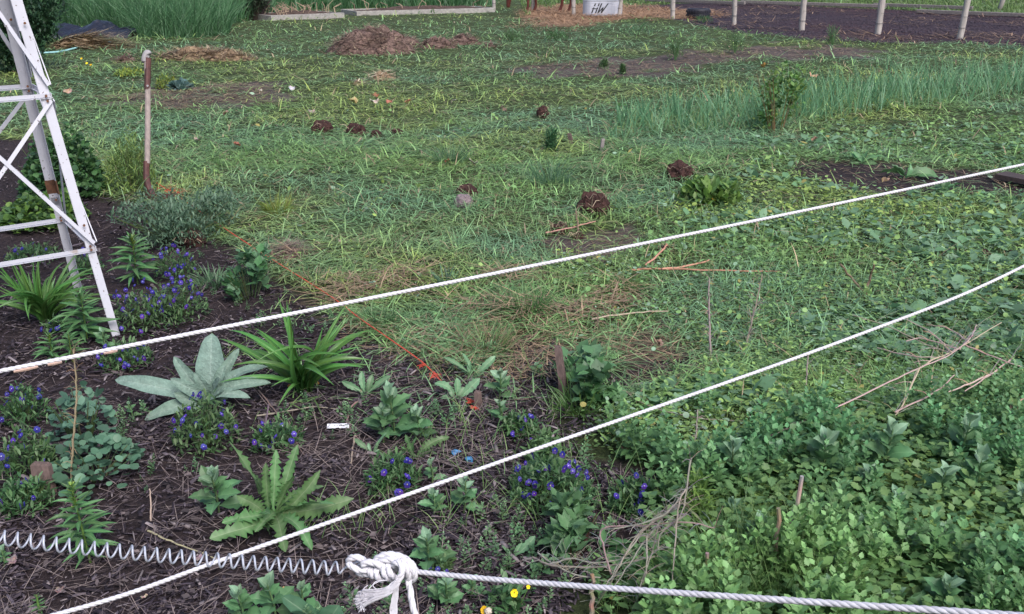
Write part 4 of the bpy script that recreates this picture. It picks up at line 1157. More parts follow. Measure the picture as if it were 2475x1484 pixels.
def hose():
    pts = smooth_path([on(x, y, .03) for x, y in ((-60, 140), (40, 134), (110, 131), (150, 128), (195, 119), (225, 114), (250, 110), (268, 104))], 6)
    o = pts[len(pts) // 2].copy(); o.z = 0; m = MB(); m.tube([p - o for p in pts], .016, 8)
    ob = put('garden_hose', m.mesh('garden_hose', True), 'hose'); ob.location = o; tag(ob, 'pale turquoise garden hose curving below the straw pile', 'hose')
hose()
def raised_bed(label, c0, c1, dep, h, stalks, seed, dark=False):
    a = GG(*c0); b = GG(*c1); d = (b - a).normalized(); n = Vector((-d.y, d.x, 0))
    t = thing('raised_bed', label, 'raised bed', a)
    z = Vector((0, 0, h / 2 - .02)); q = b - a; up = Vector((0, 0, 1))
    bars = [('front_board', Vector((0, 0, 0)), q), ('back_board', n * dep, q + n * dep), ('side_board', d * .02 + n * .03, n * (dep - .03) + d * .02), ('side_board', q - d * .02 + n * .03, q - d * .02 + n * (dep - .03))]
    for nm, s, e in bars:
        m = MB(); m.bar(s + z, e + z, .04, h, up); ob = put(nm, m, 'board', t); ob.modifiers.new('b', 'BEVEL').width = .006
    m = MB(); L = q.length; g = mound_mesh(1, 1, .10, seed, .8, 14)
    V = [d * ((v[0] + .5) * L * .96 + L * .02) + n * ((v[1] + .5) * dep * .92 + .04) + Vector((0, 0, h * .75 + v[2])) for v in g.V]
    m.add(V, g.F); put('bed_soil', m, 'bedsoil', t)
    if stalks:
        r = random.Random(seed); m = MB()
        for i in range(stalks):
            p = d * r.uniform(.1, L - .1) + n * r.uniform(.1, dep - .2) + Vector((0, 0, h * .8)); hh = r.uniform(.08, .34)
            c = r.choice([(.34, .25, .18), (.24, .17, .13), (.42, .33, .23)])
            m.tube([p, p + Vector((r.uniform(-.08, .08), 0, hh * .6)), p + Vector((r.uniform(-.2, .2), 0, hh))], [.012, .010, .006], 4, c)
        ob = put('dead_stalks', m, 'strawy', t, kind='stuff')
raised_bed('pale wooden raised bed with brown dead stalks, left of the long one', (655, 51), (832, 43), 1.2, .15, 60, 21)
raised_bed('long pale wooden raised bed edge reaching to the paddock fence', (862, 39), (1196, 29), 1.2, .14, 14, 22)
b = GG(670, 22); m = MB(); m.tube([(0, 0, -.1), (.0, 0, .4), (.03, 0, 1.3)], [.10, .09, .085], 10)
o = put('wooden_post', m.mesh('wooden_post', True), 'post'); o.location = b; tag(o, 'pale upright post in the tall grass behind the raised bed', 'post')

# clods and root balls
def clod(px, py, w, h, label, seed, mat='clod', cat='soil clod', name='root_ball', wisps=12):
    b = GG(px, py); s = mpp(px, py)
    t = thing(name, label, cat, b + Vector((0, w * s * .4, 0)))
    bm = bmesh.new(); bmesh.ops.create_icosphere(bm, subdivisions=4, radius=1)
    for v in bm.verts:
        q = v.co.copy(); k = 1 + .22 * mnoise.noise(q * 1.6 + Vector((seed, 0, 0))) + .13 * mnoise.noise(q * 5 + Vector((0, seed, 0))) + .07 * mnoise.noise(q * 13)
        v.co = Vector((q.x * w * s / 2 * k, q.y * w * s / 2 * .9 * k, q.z * h * s * .62 * k + h * s * .36))
    me = bpy.data.meshes.new('lump'); bm.to_mesh(me); bm.free()
    put('lump', me, mat, t)
    if wisps:
        r = random.Random(seed); m = MB()
        for i in range(wisps):
            a = r.uniform(0, 6.28); p = Vector((math.cos(a) * w * s * .42, -abs(math.sin(a)) * w * s * .42, r.uniform(.1, .8) * h * s))
            e = p + Vector((r.uniform(-1, 1), r.uniform(-1, .4), r.uniform(-.3, .9))) * w * s * .5
            m.tube([p, (p + e) / 2 + Vector((0, 0, .02)), e], [.003, .0025, .0015], 3, r.choice([(.30, .22, .16), (.16, .10, .08), (.36, .28, .2)]))
        put('roots', m, 'strawy', t)
clod(1645, 445, 64, 46, 'dark brown root ball in the grass, farther right of the two biggest clods', 1)
clod(1436, 530, 74, 58, 'big dark brown root ball before the middle of the rope, nearer of two', 2, wisps=24)
clod(1352, 565, 46, 24, 'low crumbly brown clod left of the biggest root ball', 3, wisps=20)
clod(1395, 578, 30, 16, 'small brown clod below the biggest root ball with dead stems', 4)
clod(1120, 506, 44, 30, 'smooth grey-violet stone lying in the lawn', 5, 'stone', 'stone', 'stone', 0)
clod(1128, 482, 56, 28, 'dark clod of earth just behind the grey stone', 6, wisps=4)
clod(1312, 286, 28, 30, 'small round black clod alone on the lawn before the onion row', 7, wisps=6)
clod(775, 326, 52, 30, 'black clod at the left end of the row of clods on the lawn', 8, wisps=4)
clod(858, 330, 48, 32, 'brown clod in the middle of the row of clods on the lawn', 9, wisps=6)
clod(908, 334, 26, 22, 'small brown clod right of the middle clod in the row', 10, wisps=3)
clod(958, 324, 28, 16, 'flat small clod at the right end of the clod row', 11, wisps=3)
clod(1607, 617, 34, 22, 'small dark brown root ball right below the upper rope', 12, wisps=10)
clod(2383, 628, 30, 14, 'red-brown lump of rotten wood left of its twin near the right edge', 13, wisps=0)
clod(2440, 628, 24, 14, 'red-brown lump of rotten wood nearest the right edge', 14, wisps=0)
clod(455, 600, 66, 40, 'dark crumbly hollow clod at the bed edge beside the grey bush', 15, wisps=14)
clod(1430, 985, 40, 12, 'dark flat clod under the weeds right of the tall thin stake', 16, wisps=2)
# dark board at the right edge
a = GG(2415, 436); c = GG(2620, 470); m = MB(); m.bar(Vector((0, 0, .05)), c - a + Vector((0, 0, .05)), .16, .035)
o = put('dark_board', m, 'board_dark'); o.location = a; tag(o, 'dark wet board lying on bare soil at the right edge', 'board')

# ------------------------------------------------------------------ leaf shapes (shared meshes; local: base at 0, tip at +Y 1, width 1 = full)
LEAVES = {}
def leaf_shape(key, prof, n=9, droop=.8, fold=.22, serr=0, wav=0.0, mid=(.2, .3, .15), edge=(.08, .18, .07), rib=.10, mat='leaf', seed=0, twist=0.0):
    asp = {'mullein': .25, 'daylily': .06, 'thistle': .22, 'sow': .26, 'goose': .62, 'goosetip': .62, 'narrow': .17, 'round': .6, 'dry': .6}[key.split('#')[0]]
    fold *= asp * 1.6; wav *= asp * 2.2                          # width and length scale apart
    r = random.Random(seed)
    rows = []; y = z = 0.0; pts = []
    for i in range(n + 1):
        s = i / n; pts.append((y, z)); a = droop * (.5 - s)
        y += math.cos(a) / n; z += math.sin(a) / n
    ye, ze = pts[-1]; L = math.hypot(ye, ze); ang = math.atan2(ze, ye)
    V = []; C = []; F = []; side = {0: .0, 1: .10, 2: -.09, 3: .05}[seed % 4] * (0 if key[:5] in ('goose', 'round') else 1)
    for i in range(n + 1):
        s = i / n; y, z = pts[i]
        y, z = (y * math.cos(ang) + z * math.sin(ang)) / L, (-y * math.sin(ang) + z * math.cos(ang)) / L
        w = prof(s) * .5
        yo = 0
        if serr and 0 < i < n:
            if serr > .3 and r.random() < .25: w *= 1 - serr * r.uniform(.2, 1.3)
            elif i % 2: w *= (1 + serr * r.uniform(.1, .6)); yo = -serr * r.uniform(.02, .10)
            else: w *= (1 - serr * r.uniform(.6, 1.35))
        for cx in (-1, -rib if w > 0 else 0, 0, rib, 1):
            wz = wav * math.sin(s * 17 + cx * 1.3 + seed) * abs(cx) * .5
            V.append((cx * w + side * math.sin(math.pi * s) / max(asp, .15) * .6, y + (yo if abs(cx) == 1 else 0), z + fold * abs(cx) * w + wz * w))
            k = r.uniform(.88, 1.12)
            C.append(tuple(q * k for q in (mid if abs(cx) < .5 else edge)) if cx == 0 or abs(cx) == 1 else tuple((.35 * a_ + .65 * b_) * k for a_, b_ in zip(mid, edge)))
    for i in range(n):
        for j in range(4):
            F.append((i * 5 + j, i * 5 + j + 1, i * 5 + j + 6, i * 5 + j + 5))
    m = MB(); m.add(V, F, C); me = m.mesh(key, True); me.materials.append(M[mat]); LEAVES.setdefault(key.split('#')[0], []).append(me)
ovate = lambda s: (math.sin(math.pi * min(1, s ** .8)) ** .8) if 0 < s < 1 else .02
oblong = lambda s: (min(1, .28 + 2.2 * s) * math.sqrt(max(0, 1 - max(0, (s - .40) / .60) ** 1.7)) * (.55 + .45 * min(1, s * 2.2))) if s < 1 else .02
spat = lambda s: (.22 + .78 * math.sin(math.pi * min(1, max(0, (s - .15) / .85)) ** 1.3 * .98) ** .9) if 0 < s < 1 else .10 * (1 - s) + .02
strap = lambda s: (.75 + .25 * math.sin(math.pi * s)) * (1 - max(0, (s - .45) / .55) ** 1.7) + .01
lance = lambda s: math.sin(math.pi * s ** .75) if 0 < s < 1 else .03
rhomb = lambda s: (.10 if s < .2 else (1 - abs(s - .5) / .5) ** .75 if s < 1 else .02)
thist = lambda s: (.25 + .75 * math.sin(math.pi * min(1, s ** 1.35 * .98)) ** .8) if 0 < s < 1 else .06
for i in range(4):
    d = (.25, .8, 1.3, 1.9)[i]
    leaf_shape('mullein#%d' % i, oblong, 18, d, .16, 0, .10, (.27, .345, .295), (.155, .235, .19), .05, 'woolly', i)
    leaf_shape('daylily#%d' % i, strap, 12, (.5, 1.1, 1.8, 2.6)[i], .5, 0, 0, (.105, .235, .045), (.078, .195, .055), .3, 'blade_leaf', i)
    leaf_shape('thistle#%d' % i, thist, 25, (.3, .6, 1.1, 1.6)[i], .14, .46, .20, (.28, .37, .21), (.075, .175, .055), .04, 'leaf', i)
    leaf_shape('sow#%d' % i, spat, 13, (.3, .7, 1.1, 1.6)[i], .16, .16, .08, (.26, .36, .22), (.105, .225, .11), .08, 'leaf', i)
    leaf_shape('goose#%d' % i, rhomb, 9, (.1, .5, .9, 1.2)[i], .2, .22, .10, (.15, .27, .13), (.080, .180, .075), .06, 'leaf', i)
    leaf_shape('goosetip#%d' % i, rhomb, 7, (.1, .5, .9, .3)[i], .35, .10, .05, (.26, .37, .25), (.17, .29, .18), .10, 'leaf', i)
    leaf_shape('narrow#%d' % i, lance, 7, (.2, .6, 1.0, 1.3)[i], .3, 0, 0, (.13, .24, .09), (.065, .165, .062), .2, 'leaf', i)
    leaf_shape('round#%d' % i, lambda s: math.sqrt(max(0.0, 1 - (2 * s - 1) ** 2)) + .01, 8, (.2, .5, .8, .4)[i], .2, .05, .12, (.16, .27, .17), (.075, .18, .105), .08, 'leaf', i)
    leaf_shape('dry#%d' % i, ovate, 7, (.8, 1.6, 2.4, 1.2)[i], .5, .1, .5, (.42, .29, .20), (.36, .23, .15), .1, 'husk', i)
def leaf_to(t, kind, p0, p1, w, up=Vector((0, -.45, 1)), var=None, name='leaf', roll=0):
    """one leaf of thing t, from p0 to p1 (local), w wide"""
    c = p1 - p0; L = c.length; y = c / L
    z = up - y * up.dot(y)
    z = z.normalized() if z.length > 1e-4 else y.orthogonal().normalized()
    if roll: z = Matrix.Rotation(roll, 3, y) @ z
    x = y.cross(z)
    m = Matrix(((x.x * w, y.x * L, z.x * L, p0.x), (x.y * w, y.y * L, z.y * L, p0.y), (x.z * w, y.z * L, z.z * L, p0.z), (0, 0, 0, 1)))
    vs = LEAVES[kind]; me = vs[(random.randrange(len(vs)) if var is None else var)]
    o = bpy.data.objects.new(name, me); COL.objects.link(o); o.parent = t; o.matrix_local = m
    return o
def sky_dir(az, el): return Vector((math.cos(az) * math.cos(el), math.sin(az) * math.cos(el), math.sin(el)))

def rosette(name, label, cat, px, py, tips, kind, wr, extra=0, exlen=60, up=Vector((0, -.5, 1)), droopz=True, group=None, seed=0, jit=1.0, shrink=1.0):
    """tips: picture points of the main leaf tips (px, py, towards) - towards: metres nearer the camera"""
    r = random.Random(seed + px)
    b = GG(px, py); d0 = depth(b); s = d0 / FPX
    t = thing(name, label, cat, b, group)
    for tp in tips:
        tx, ty = px + (tp[0] - px) * shrink, py + (tp[1] - py) * shrink; off = tp[2] if len(tp) > 2 else 0
        var = tp[3] if len(tp) > 3 else None
        q = P(tx, ty, d0 - off) - b
        q.z = max(q.z, .004)
        w = (tp[4] * s * (.74 if kind == 'thistle' else 1)) if len(tp) > 4 else q.length * wr * r.uniform(.85, 1.15)
        leaf_to(t, kind, Vector((r.uniform(-1, 1), r.uniform(-1, 1), r.uniform(.2, 1) * min(4, q.length / .06))) * .008, q, w, Vector((r.uniform(-.5, .5) * jit, up.y * (1 - jit * r.uniform(-.2, 1.2)), up.z)), var, roll=r.uniform(-.7, .7) * jit)
    for i in range(extra):
        a = i * 2.4 + r.uniform(-.3, .3); L = exlen * s * r.uniform(.6, 1.1)
        leaf_to(t, kind, Vector((0, 0, .004)), sky_dir(a, r.uniform(.15, .9)) * L, L * wr, up)
    return t
def goosefoot(label, px, py, h, spread=1.0, nl=13, seed=0, group='goosefoot weeds in the bed', name='goosefoot_weed'):
    r = random.Random(seed + px * 7)
    b = GG(px, py); s = mpp(px, py); H = h * s
    t = thing(name, label, 'weed', b, group)
    lean = Vector((r.uniform(-.15, .15), r.uniform(-.2, .05), 1)) * H
    m = MB(); m.tube([Vector((0, 0, -.01)), lean * .5 + Vector((.004, 0, 0)), lean], [.0035, .003, .0018], 5, (.13, .21, .09)); put('stem', m, 'leaf', t)
    for i in range(nl):
        k = i / (nl - 1); p0 = lean * (.25 + .73 * k); a = i * 2.4 + r.uniform(-.4, .4)
        L = H * spread * (.62 - .34 * k) * r.uniform(.8, 1.2); el = .1 + .95 * k + r.uniform(-.25, .25)
        leaf_to(t, 'goose' if k < .72 else 'goosetip', p0, p0 + sky_dir(a, el) * L, L * r.uniform(.55, .75), roll=r.uniform(-.3, .3))
    return t
def narrow_plant(label, px, py, h, spread, nl, name='narrow_leaved_plant', lime=True, seed=0, topdx=0):
    r = random.Random(seed + px); b = GG(px, py); s = mpp(px, py); H = h * s
    t = thing(name, label, 'plant', b)
    lean = Vector((topdx * s, 0, H))
    m = MB(); m.tube([Vector((0, 0, -.01)), lean * .5, lean], [.004, .0035, .002], 5, (.12, .2, .05)); put('stem', m, 'leaf', t)
    for i in range(nl):
        k = i / (nl - 1); p0 = lean * (.12 + .88 * k); a = i * 2.4 + r.uniform(-.3, .3)
        L = spread * s * (1.0 - .62 * k ** 2) * r.uniform(.8, 1.15) * (.7 if k < .1 else 1); el = -.15 + .5 * k + (.9 * max(0, k - .75) * 4) * .5
        leaf_to(t, 'narrow', p0, p0 + sky_dir(a, el) * L, L * .17)
    if lime:
        m = MB(); V = []
        tv, tf, tc = RHOMB
        for i in range(46):
            k = r.random(); p0 = lean * (.72 + .30 * k); a = r.uniform(0, 6.28); L = spread * s * .20 * r.uniform(.5, 1)
            mt = Matrix.Translation(p0) @ Matrix.Rotation(a, 4, 'Z') @ Matrix.Rotation(r.uniform(.5, 1.3), 4, 'X')
            m.add([mt @ Vector((q[0] * L * .5, q[1] * L, q[2] * L)) for q in tv], [tuple(q) for q in tf], (.20, .30, .06))
        put('buds', m, 'leaf', t)
    return t
def viola_flower_mesh(key, cols, eye, sz=1.0):
    m = MB()
    for (a, L, W, tz) in ((.45, 1.0, .85, .12), (-.45, 1.0, .85, .10), (1.75, .85, .75, .2), (-1.75, .85, .75, .2), (3.14159, .95, 1.0, .25)):
        col = cols[0] if abs(a) < 1 else cols[1]
        mt = Matrix.Rotation(a, 4, 'Z'); pts = [(0, 0, 0)]
        for q in range(7):
            th = -1.25 + 2.5 * q / 6; rr = L * (.55 + .45 * math.cos(th * .9))
            pts.append((math.sin(th) * W * .62 * (.55 + .45 * math.cos(th * .5)), math.cos(th) * .25 * L + rr * .68, tz * (1 + .3 * math.sin(q * 2))))
        v = [mt @ Vector(p) * .5 for p in pts]
        cc = [col] * 8
        m.add(v, [(0, i, i + 1) for i in range(1, 7)], cc)
    m.add([(-.055, -.1, .09), (.055, -.1, .09), (.04, .03, .09), (-.04, .03, .09)], [(0, 1, 2, 3)], eye)
    me = m.mesh(key); me.materials.append(M['petal']); return me
VIOLA = [viola_flower_mesh('viola_a', [(.022, .012, .17), (.050, .032, .30)], (.5, .45, .62)),
         viola_flower_mesh('viola_b', [(.028, .012, .16), (.075, .062, .34)], (.62, .60, .7)),
         viola_flower_mesh('viola_c', [(.048, .014, .17), (.033, .020, .24)], (.55, .45, .2))]
PANSY = viola_flower_mesh('pansy', [(.75, .50, .01), (.78, .54, .015)], (.10, .05, .01))
SMALLLEAF = fan([(0, 0, 0), (.14, .3, .05), (.2, .6, .06), (.1, .9, .02), (0, 1, 0), (-.1, .9, .02), (-.2, .6, .06), (-.14, .3, .05)], .01)
def leaf_cloud(n, w, d, h, L, cols, seed, template=SMALLLEAF, dome=True, lumps=0, lo=0.0, up=True, wide=1.0):
    r = np.random.default_rng(seed)
    if lumps:
        cs = np.stack([r.uniform(-.36, .36, lumps) * w, r.uniform(-.36, .36, lumps) * d, r.uniform(.2, .8, lumps) * h], 1)
        k = r.integers(0, lumps, n); v = r.normal(0, 1, (n, 3)); v /= np.linalg.norm(v, axis=1)[:, None]
        p = cs[k] + v * (r.random(n) ** .45)[:, None] * np.array([w * .20, d * .22, h * .26])
        p[:, 2] = np.abs(p[:, 2])
    else:
        a = r.uniform(0, 6.28, n); q = np.sqrt(r.random(n))
        x = np.cos(a) * q * w / 2; y = np.sin(a) * q * d / 2
        top = h * np.sqrt(np.maximum(.02, 1 - q ** 2)) * (.7 + .5 * vnoise(x + seed, y, max(w, d) * .16, seed))
        p = np.stack([x, y, top * (lo + (1 - lo) * r.random(n) ** .6)], 1)
    sc = r.uniform(.6, 1.25, n) * L
    c = np.array(cols)[r.integers(0, len(cols), n)] * r.uniform(.7, 1.3, n)[:, None]
    tilt = r.normal(-.55 if up else 0, .5, n); az = r.uniform(0, 6.28, n)
    # template points along local +Y; tipping about the horizontal raises the tips
    tv, tf, tc = template
    return stamp(tv * np.array([wide, 1, 1], np.float32), tf, tc, p, az, np.repeat(sc[:, None], 3, 1), c, tilt, az + math.pi / 2)
def stems_mesh(n, w, d, h, r0, col, seed, spread=1.0):
    r = random.Random(seed); m = MB()
    for i in range(n):
        a = r.uniform(0, 6.28); q = math.sqrt(r.random()) * .5 * spread
        p = Vector((math.cos(a) * w * q * .3, math.sin(a) * d * q * .3, -.01)); e = Vector((math.cos(a) * w * q, math.sin(a) * d * q, h * r.uniform(.6, .98)))
        m.tube([p, p.lerp(e, .5) + Vector((0, 0, h * .08)), e], [r0, r0 * .8, r0 * .5], 4, tuple(v * r.uniform(.8, 1.2) for v in col))
    return m
VIOG = [(.065, .145, .055), (.10, .19, .07), (.14, .23, .11), (.05, .115, .045)]
def viola(label, px, py, w, h, nf, seed, dens=1.0):
    b = GG(px, py); s = mpp(px, py); W, H = w * s, h * s * 1.05; D = min(W, .28)
    b = b + Vector((0, D * .4, 0)); b.z = float(gz(b.x, b.y))
    t = thing('viola_clump', label, 'violas', b, 'purple violas in the flower bed')
    n = int(520 * dens * (w / 130) ** 1.2)
    V, T, C = leaf_cloud(n, W, D, H * .85, .028, VIOG, seed, wide=.8)
    put('foliage', big_mesh('foliage', V, T, C), 'weed', t)
    put('stems', stems_mesh(int(10 + w / 8), W, D, H * .8, .0013, (.09, .15, .05), seed), 'leaf', t)
    r = random.Random(seed)
    for i in range(int(nf * 1.4)):
        a = r.uniform(0, 6.28); q = math.sqrt(r.random()) * .47
        p = Vector((math.cos(a) * W * q, math.sin(a) * D * q - .02, H * (math.sqrt(max(.02, 1 - (2 * q) ** 2)) * .75 + r.uniform(.0, .28))))
        if r.random() < .4: p.z *= r.uniform(.45, .9); p.y = -abs(p.y) - .02
        f = bpy.data.objects.new('flower', r.choice(VIOLA)); COL.objects.link(f); f.parent = t
        sz = r.uniform(.016, .028)
        f.matrix_local = Matrix.Translation(p) @ Matrix.Rotation(r.uniform(-1.5, 1.5), 4, 'Z') @ Matrix.Rotation(math.radians(r.uniform(25, 95)), 4, 'X') @ Matrix.Rotation(math.pi + r.uniform(-.3, .3), 4, 'Z') @ Matrix.Scale(sz, 4)
    return t
def bush(name, label, cat, px, py, w, h, dm, n, L, cols, seed, stems=10, r0=.003, scol=(.10, .14, .06), template=SMALLLEAF, lumps=0, wide=1.0, lo=0.0, group=None, up=True):
    b = GG(px, py); s = mpp(px, py); b = b + Vector((0, dm * .4, 0)); b.z = float(gz(b.x, b.y))
    t = thing(name, label, cat, b, group)
    V, T, C = leaf_cloud(n, w * s, dm, h * s, L, cols, seed, template, lumps=lumps, wide=wide, lo=lo, up=up)
    put('foliage', big_mesh('foliage', V, T, C), 'weed', t)
    if stems: put('stems', stems_mesh(stems, w * s, dm, h * s * .9, r0, scol, seed), 'leaf', t)
    return t
def tuft(label, px, py, w, h, n, cols, seed, name='grass_tuft', wd=.004):
    r = np.random.default_rng(seed); b = GG(px, py); s = mpp(px, py)
    a = r.uniform(0, 6.28, n); q = np.sqrt(r.random(n)) * w * s * .28
    c = np.array(cols)[r.integers(0, len(cols), n)] * r.uniform(.7, 1.3, n)[:, None]
    V, T, C = blades(np.cos(a) * q, np.sin(a) * q, np.zeros(n) - .01, r.uniform(.5, 1.1, n) * h * s, r.uniform(.7, 1.4, n) * wd, a + r.normal(0, .6, n), r.uniform(.7, 1.5, n), r.uniform(.2, 1.5, n), c, 4, waz=r.uniform(-.9, .9, n))
    o = put(name, big_mesh(name, V, T, C), 'grass'); o.location = b
    return tag(o, label, 'grass tuft')

# ------------------------------------------------------------------ the plants of the flower bed
rosette('mullein', 'woolly grey-green mullein with one tall upright leaf', 'mullein', 508, 975, [
    (512, 806, -.02, 0, 74), (278, 918, .03, 2, 44), (420, 862, .0, 0, 36), (578, 842, .0, 0, 32), (412, 914, .12, 3, 34), (545, 880, .06, 1, 30), (648, 886, .0, 2, 32), (655, 925, .05, 3, 34),
    (350, 1018, .12, 2, 40), (530, 912, .10, 0, 26), (545, 935, .12, 1, 24), (470, 900, .10, 1, 30), (420, 950, .12, 2, 36), (605, 962, .1, 3, 34)], 'mullein', .26, 2, 55, Vector((0, -.9, .55)), seed=1, jit=.45)
def daylily(label, px, py, n, h, wpx, seed, spread=1.0):
    r = random.Random(seed); b = GG(px, py); s = mpp(px, py)
    t = thing('daylily', label, 'daylily', b)
    for i in range(n):
        a = r.uniform(0, 6.28); k = (i / n)
        el = 1.38 - 1.15 * k ** .8 * spread + r.uniform(-.25, .25); L = h * s * r.uniform(.6, 1.2)
        p0 = Vector((math.cos(a), math.sin(a) * .7, 0)) * .025 * r.random()
        var = 0 if el > 1.1 else (1 if el > .8 else (2 if r.random() < .7 else 3))
        leaf_to(t, 'daylily', p0, p0 + sky_dir(a, max(.12, el)) * L, wpx * s * r.uniform(.7, 1.2), Vector((0, -.6, .8)), var)
    return t
daylily('lush daylily clump with long arching strap leaves right of the mullein', 738, 945, 46, 225, 14, 5)
daylily('dark green daylily clump beneath the white windmill tower', 112, 775, 64, 165, 9, 6, .9)
rosette('prickly_lettuce', 'biggest toothed-leaf weed rosette, just above the middle rope', 'weed', 660, 1255, [
    (538, 1040, .02, 0, 40), (728, 1050, .0, 0, 42), (668, 1064, .02, 0, 40), (882, 1198, .03, 1, 62), (834, 1214, .10, 1, 40), (766, 1340, .22, 2, 46), (694, 1345, .22, 2, 48), (652, 1240, .20, 1, 34),
    (486, 1308, .16, 2, 60), (520, 1265, .12, 2, 52), (600, 1120, .05, 0, 44), (790, 1120, .02, 1, 44), (560, 1190, .04, 1, 48), (720, 1135, .06, 0, 40), (640, 1100, .08, 0, 34), (800, 1165, .0, 2, 40), (610, 1290, .2, 2, 36)], 'thistle', .2, 5, 90, Vector((0, -.7, .7)), seed=2, shrink=.88)
SOW = 'sow thistle rosettes in the bed'
rosette('sow_thistle', 'small pale sow thistle rosette right of the daylily', 'weed', 882, 958, [(826, 922), (849, 905), (874, 897), (946, 908), (918, 925), (852, 935), (900, 905), (935, 935)], 'sow', .26, 3, 40, Vector((0, -.6, .8)), group=SOW, seed=3)
rosette('sow_thistle', 'wide sow thistle rosette behind the orange twine knots', 'weed', 1141, 912, [(1071, 863), (1116, 852), (1159, 853), (1198, 860), (1094, 885), (1190, 895), (1135, 870), (1160, 880)], 'sow', .24, 3, 45, Vector((0, -.6, .8)), group=SOW, seed=4)
rosette('sow_thistle', 'sow thistle whose leaves cover the orange twine', 'weed', 1101, 968, [(1050, 926), (1104, 912), (1160, 914), (1064, 962), (1125, 935), (1085, 935)], 'sow', .34, 2, 35, Vector((0, -.7, .7)), group=SOW, seed=5)
rosette('sow_thistle', 'sow thistle with long arching pale-ribbed leaves above a viola', 'weed', 1008, 1110, [(1086, 1056, 0, 2), (934, 1104, .05, 3), (1007, 1056), (980, 1050), (1060, 1098), (960, 1075), (1035, 1085)], 'thistle', .24, 2, 40, Vector((0, -.7, .7)), group=SOW, seed=6)
rosette('sow_thistle', 'small sow thistle with two leaves beside the plant label', 'weed', 902, 1096, [(856, 1060, 0, 2), (936, 1045, 0, 0), (915, 1065), (890, 1070)], 'sow', .26, 2, 30, Vector((0, -.7, .7)), group=SOW, seed=7)
rosette('sow_thistle', 'sow thistle rosette standing alone on mulch above the gate rope', 'weed', 1238, 1358, [(1294, 1295, 0, 1), (1212, 1318), (1262, 1312), (1200, 1345), (1280, 1345)], 'sow', .3, 2, 30, Vector((0, -.7, .7)), group=SOW, seed=8)
rosette('dock', 'broad-leaved dock with one upright oval leaf in the dead stalks', 'weed', 1452, 1340, [(1456, 1258, 0, 0, 34), (1500, 1300, 0, 1, 26), (1530, 1310, .03, 1, 24), (1430, 1300, .02, 1, 20), (1555, 1395, .1, 1, 50), (1585, 1365, .1, 0, 46), (1560, 1350, 0, 1, 40)], 'goose', .4, 0, 40, Vector((0, -.8, .6)), seed=9)
rosette('dock', 'broad weed with a large oval leaf cut off by the bottom edge', 'weed', 780, 1520, [(820, 1462, .02, 1, 62), (760, 1470, 0, 1, 40), (680, 1440, 0, 1, 40), (700, 1480, .05, 1, 40)], 'round', .5, 0, 40, Vector((0, -.8, .6)), seed=10)
GF = [
    ('tall goosefoot weed left of the orange twine stake', 955, 1060, 130, 1.0, 15), ('goosefoot weed close right of the tallest one in the mulch', 1018, 1064, 82, 1.1, 12), ('goosefoot weed close left of the tallest one in the mulch', 926, 1066, 86, 1.1, 12),
    ('bushy goosefoot weed hugging the left side of the big toothed rosette', 530, 1240, 120, 1.1, 16), ('goosefoot weed at the bottom edge beneath the coil spring', 590, 1500, 95, 1.1, 13), ('goosefoot weed at the bottom edge left of the frayed rope end', 668, 1490, 105, 1.1, 14),
    ('goosefoot weed with an upright pale leaf left of the frayed rope', 726, 1478, 80, 1.1, 9), ('goosefoot weed rising right behind the rope knot', 1036, 1384, 108, 1.0, 15), ('goosefoot weed just above the middle rope, right of the viola', 1048, 1252, 66, 1.1, 11),
    ('goosefoot weed just below the middle rope on open mulch', 1120, 1248, 90, .95, 12), ('small goosefoot weed crossing behind the middle rope', 1045, 1172, 58, 1.0, 9), ('goosefoot weed right of the short twine stake', 1205, 975, 80, 1.0, 12),
    ('leafy goosefoot weed hanging below the knot', 1075, 1478, 90, 1.1, 15), ('light green goosefoot weed at the foot of the white tower', 252, 842, 48, 1.1, 10), ('goosefoot weed cut by the left edge below the spring', 8, 1362, 52, 1.1, 10),
    ('goosefoot weed between the blue scraps and the short stake', 1215, 1040, 70, .95, 11), ('small goosefoot weed in front of the tall thin stake', 1300, 915, 40, 1.0, 9), ('goosefoot weed between the knot and the yellow pansies', 1135, 1455, 60, 1.0, 11),
    ('goosefoot weed beside the thistle above the right half of the gate rope', 1310, 1405, 60, 1.0, 10), ('small goosefoot weed on the mulch right of the mullein tip', 320, 1000, 40, .9, 8)]
for i, (lab, px, py, h, sp, nl) in enumerate(GF): goosefoot(lab, px, py, h, sp, nl, i)
narrow_plant('upright plant with whorled narrow leaves and lime tip beside the spring', 218, 1352, 205, 82, 62, topdx=-16)
narrow_plant('narrow-leaved plant with bright lime tip amid the violas by the tower', 334, 690, 115, 75, 46, seed=2)
narrow_plant('narrow-leaved plant with long pale leaves at the tower foot', 212, 825, 120, 80, 56, lime=False, seed=3)
narrow_plant('short narrow-leaved plant just above the upper rope near the left edge', 128, 868, 62, 50, 32, seed=4)
narrow_plant('small lime-tipped narrow plant at the bottom left corner', 95, 1475, 55, 24, 26, seed=5)
narrow_plant('narrow-leaved plant growing under the middle of the upper rope stain', 175, 870, 70, 50, 30, lime=False, seed=6)
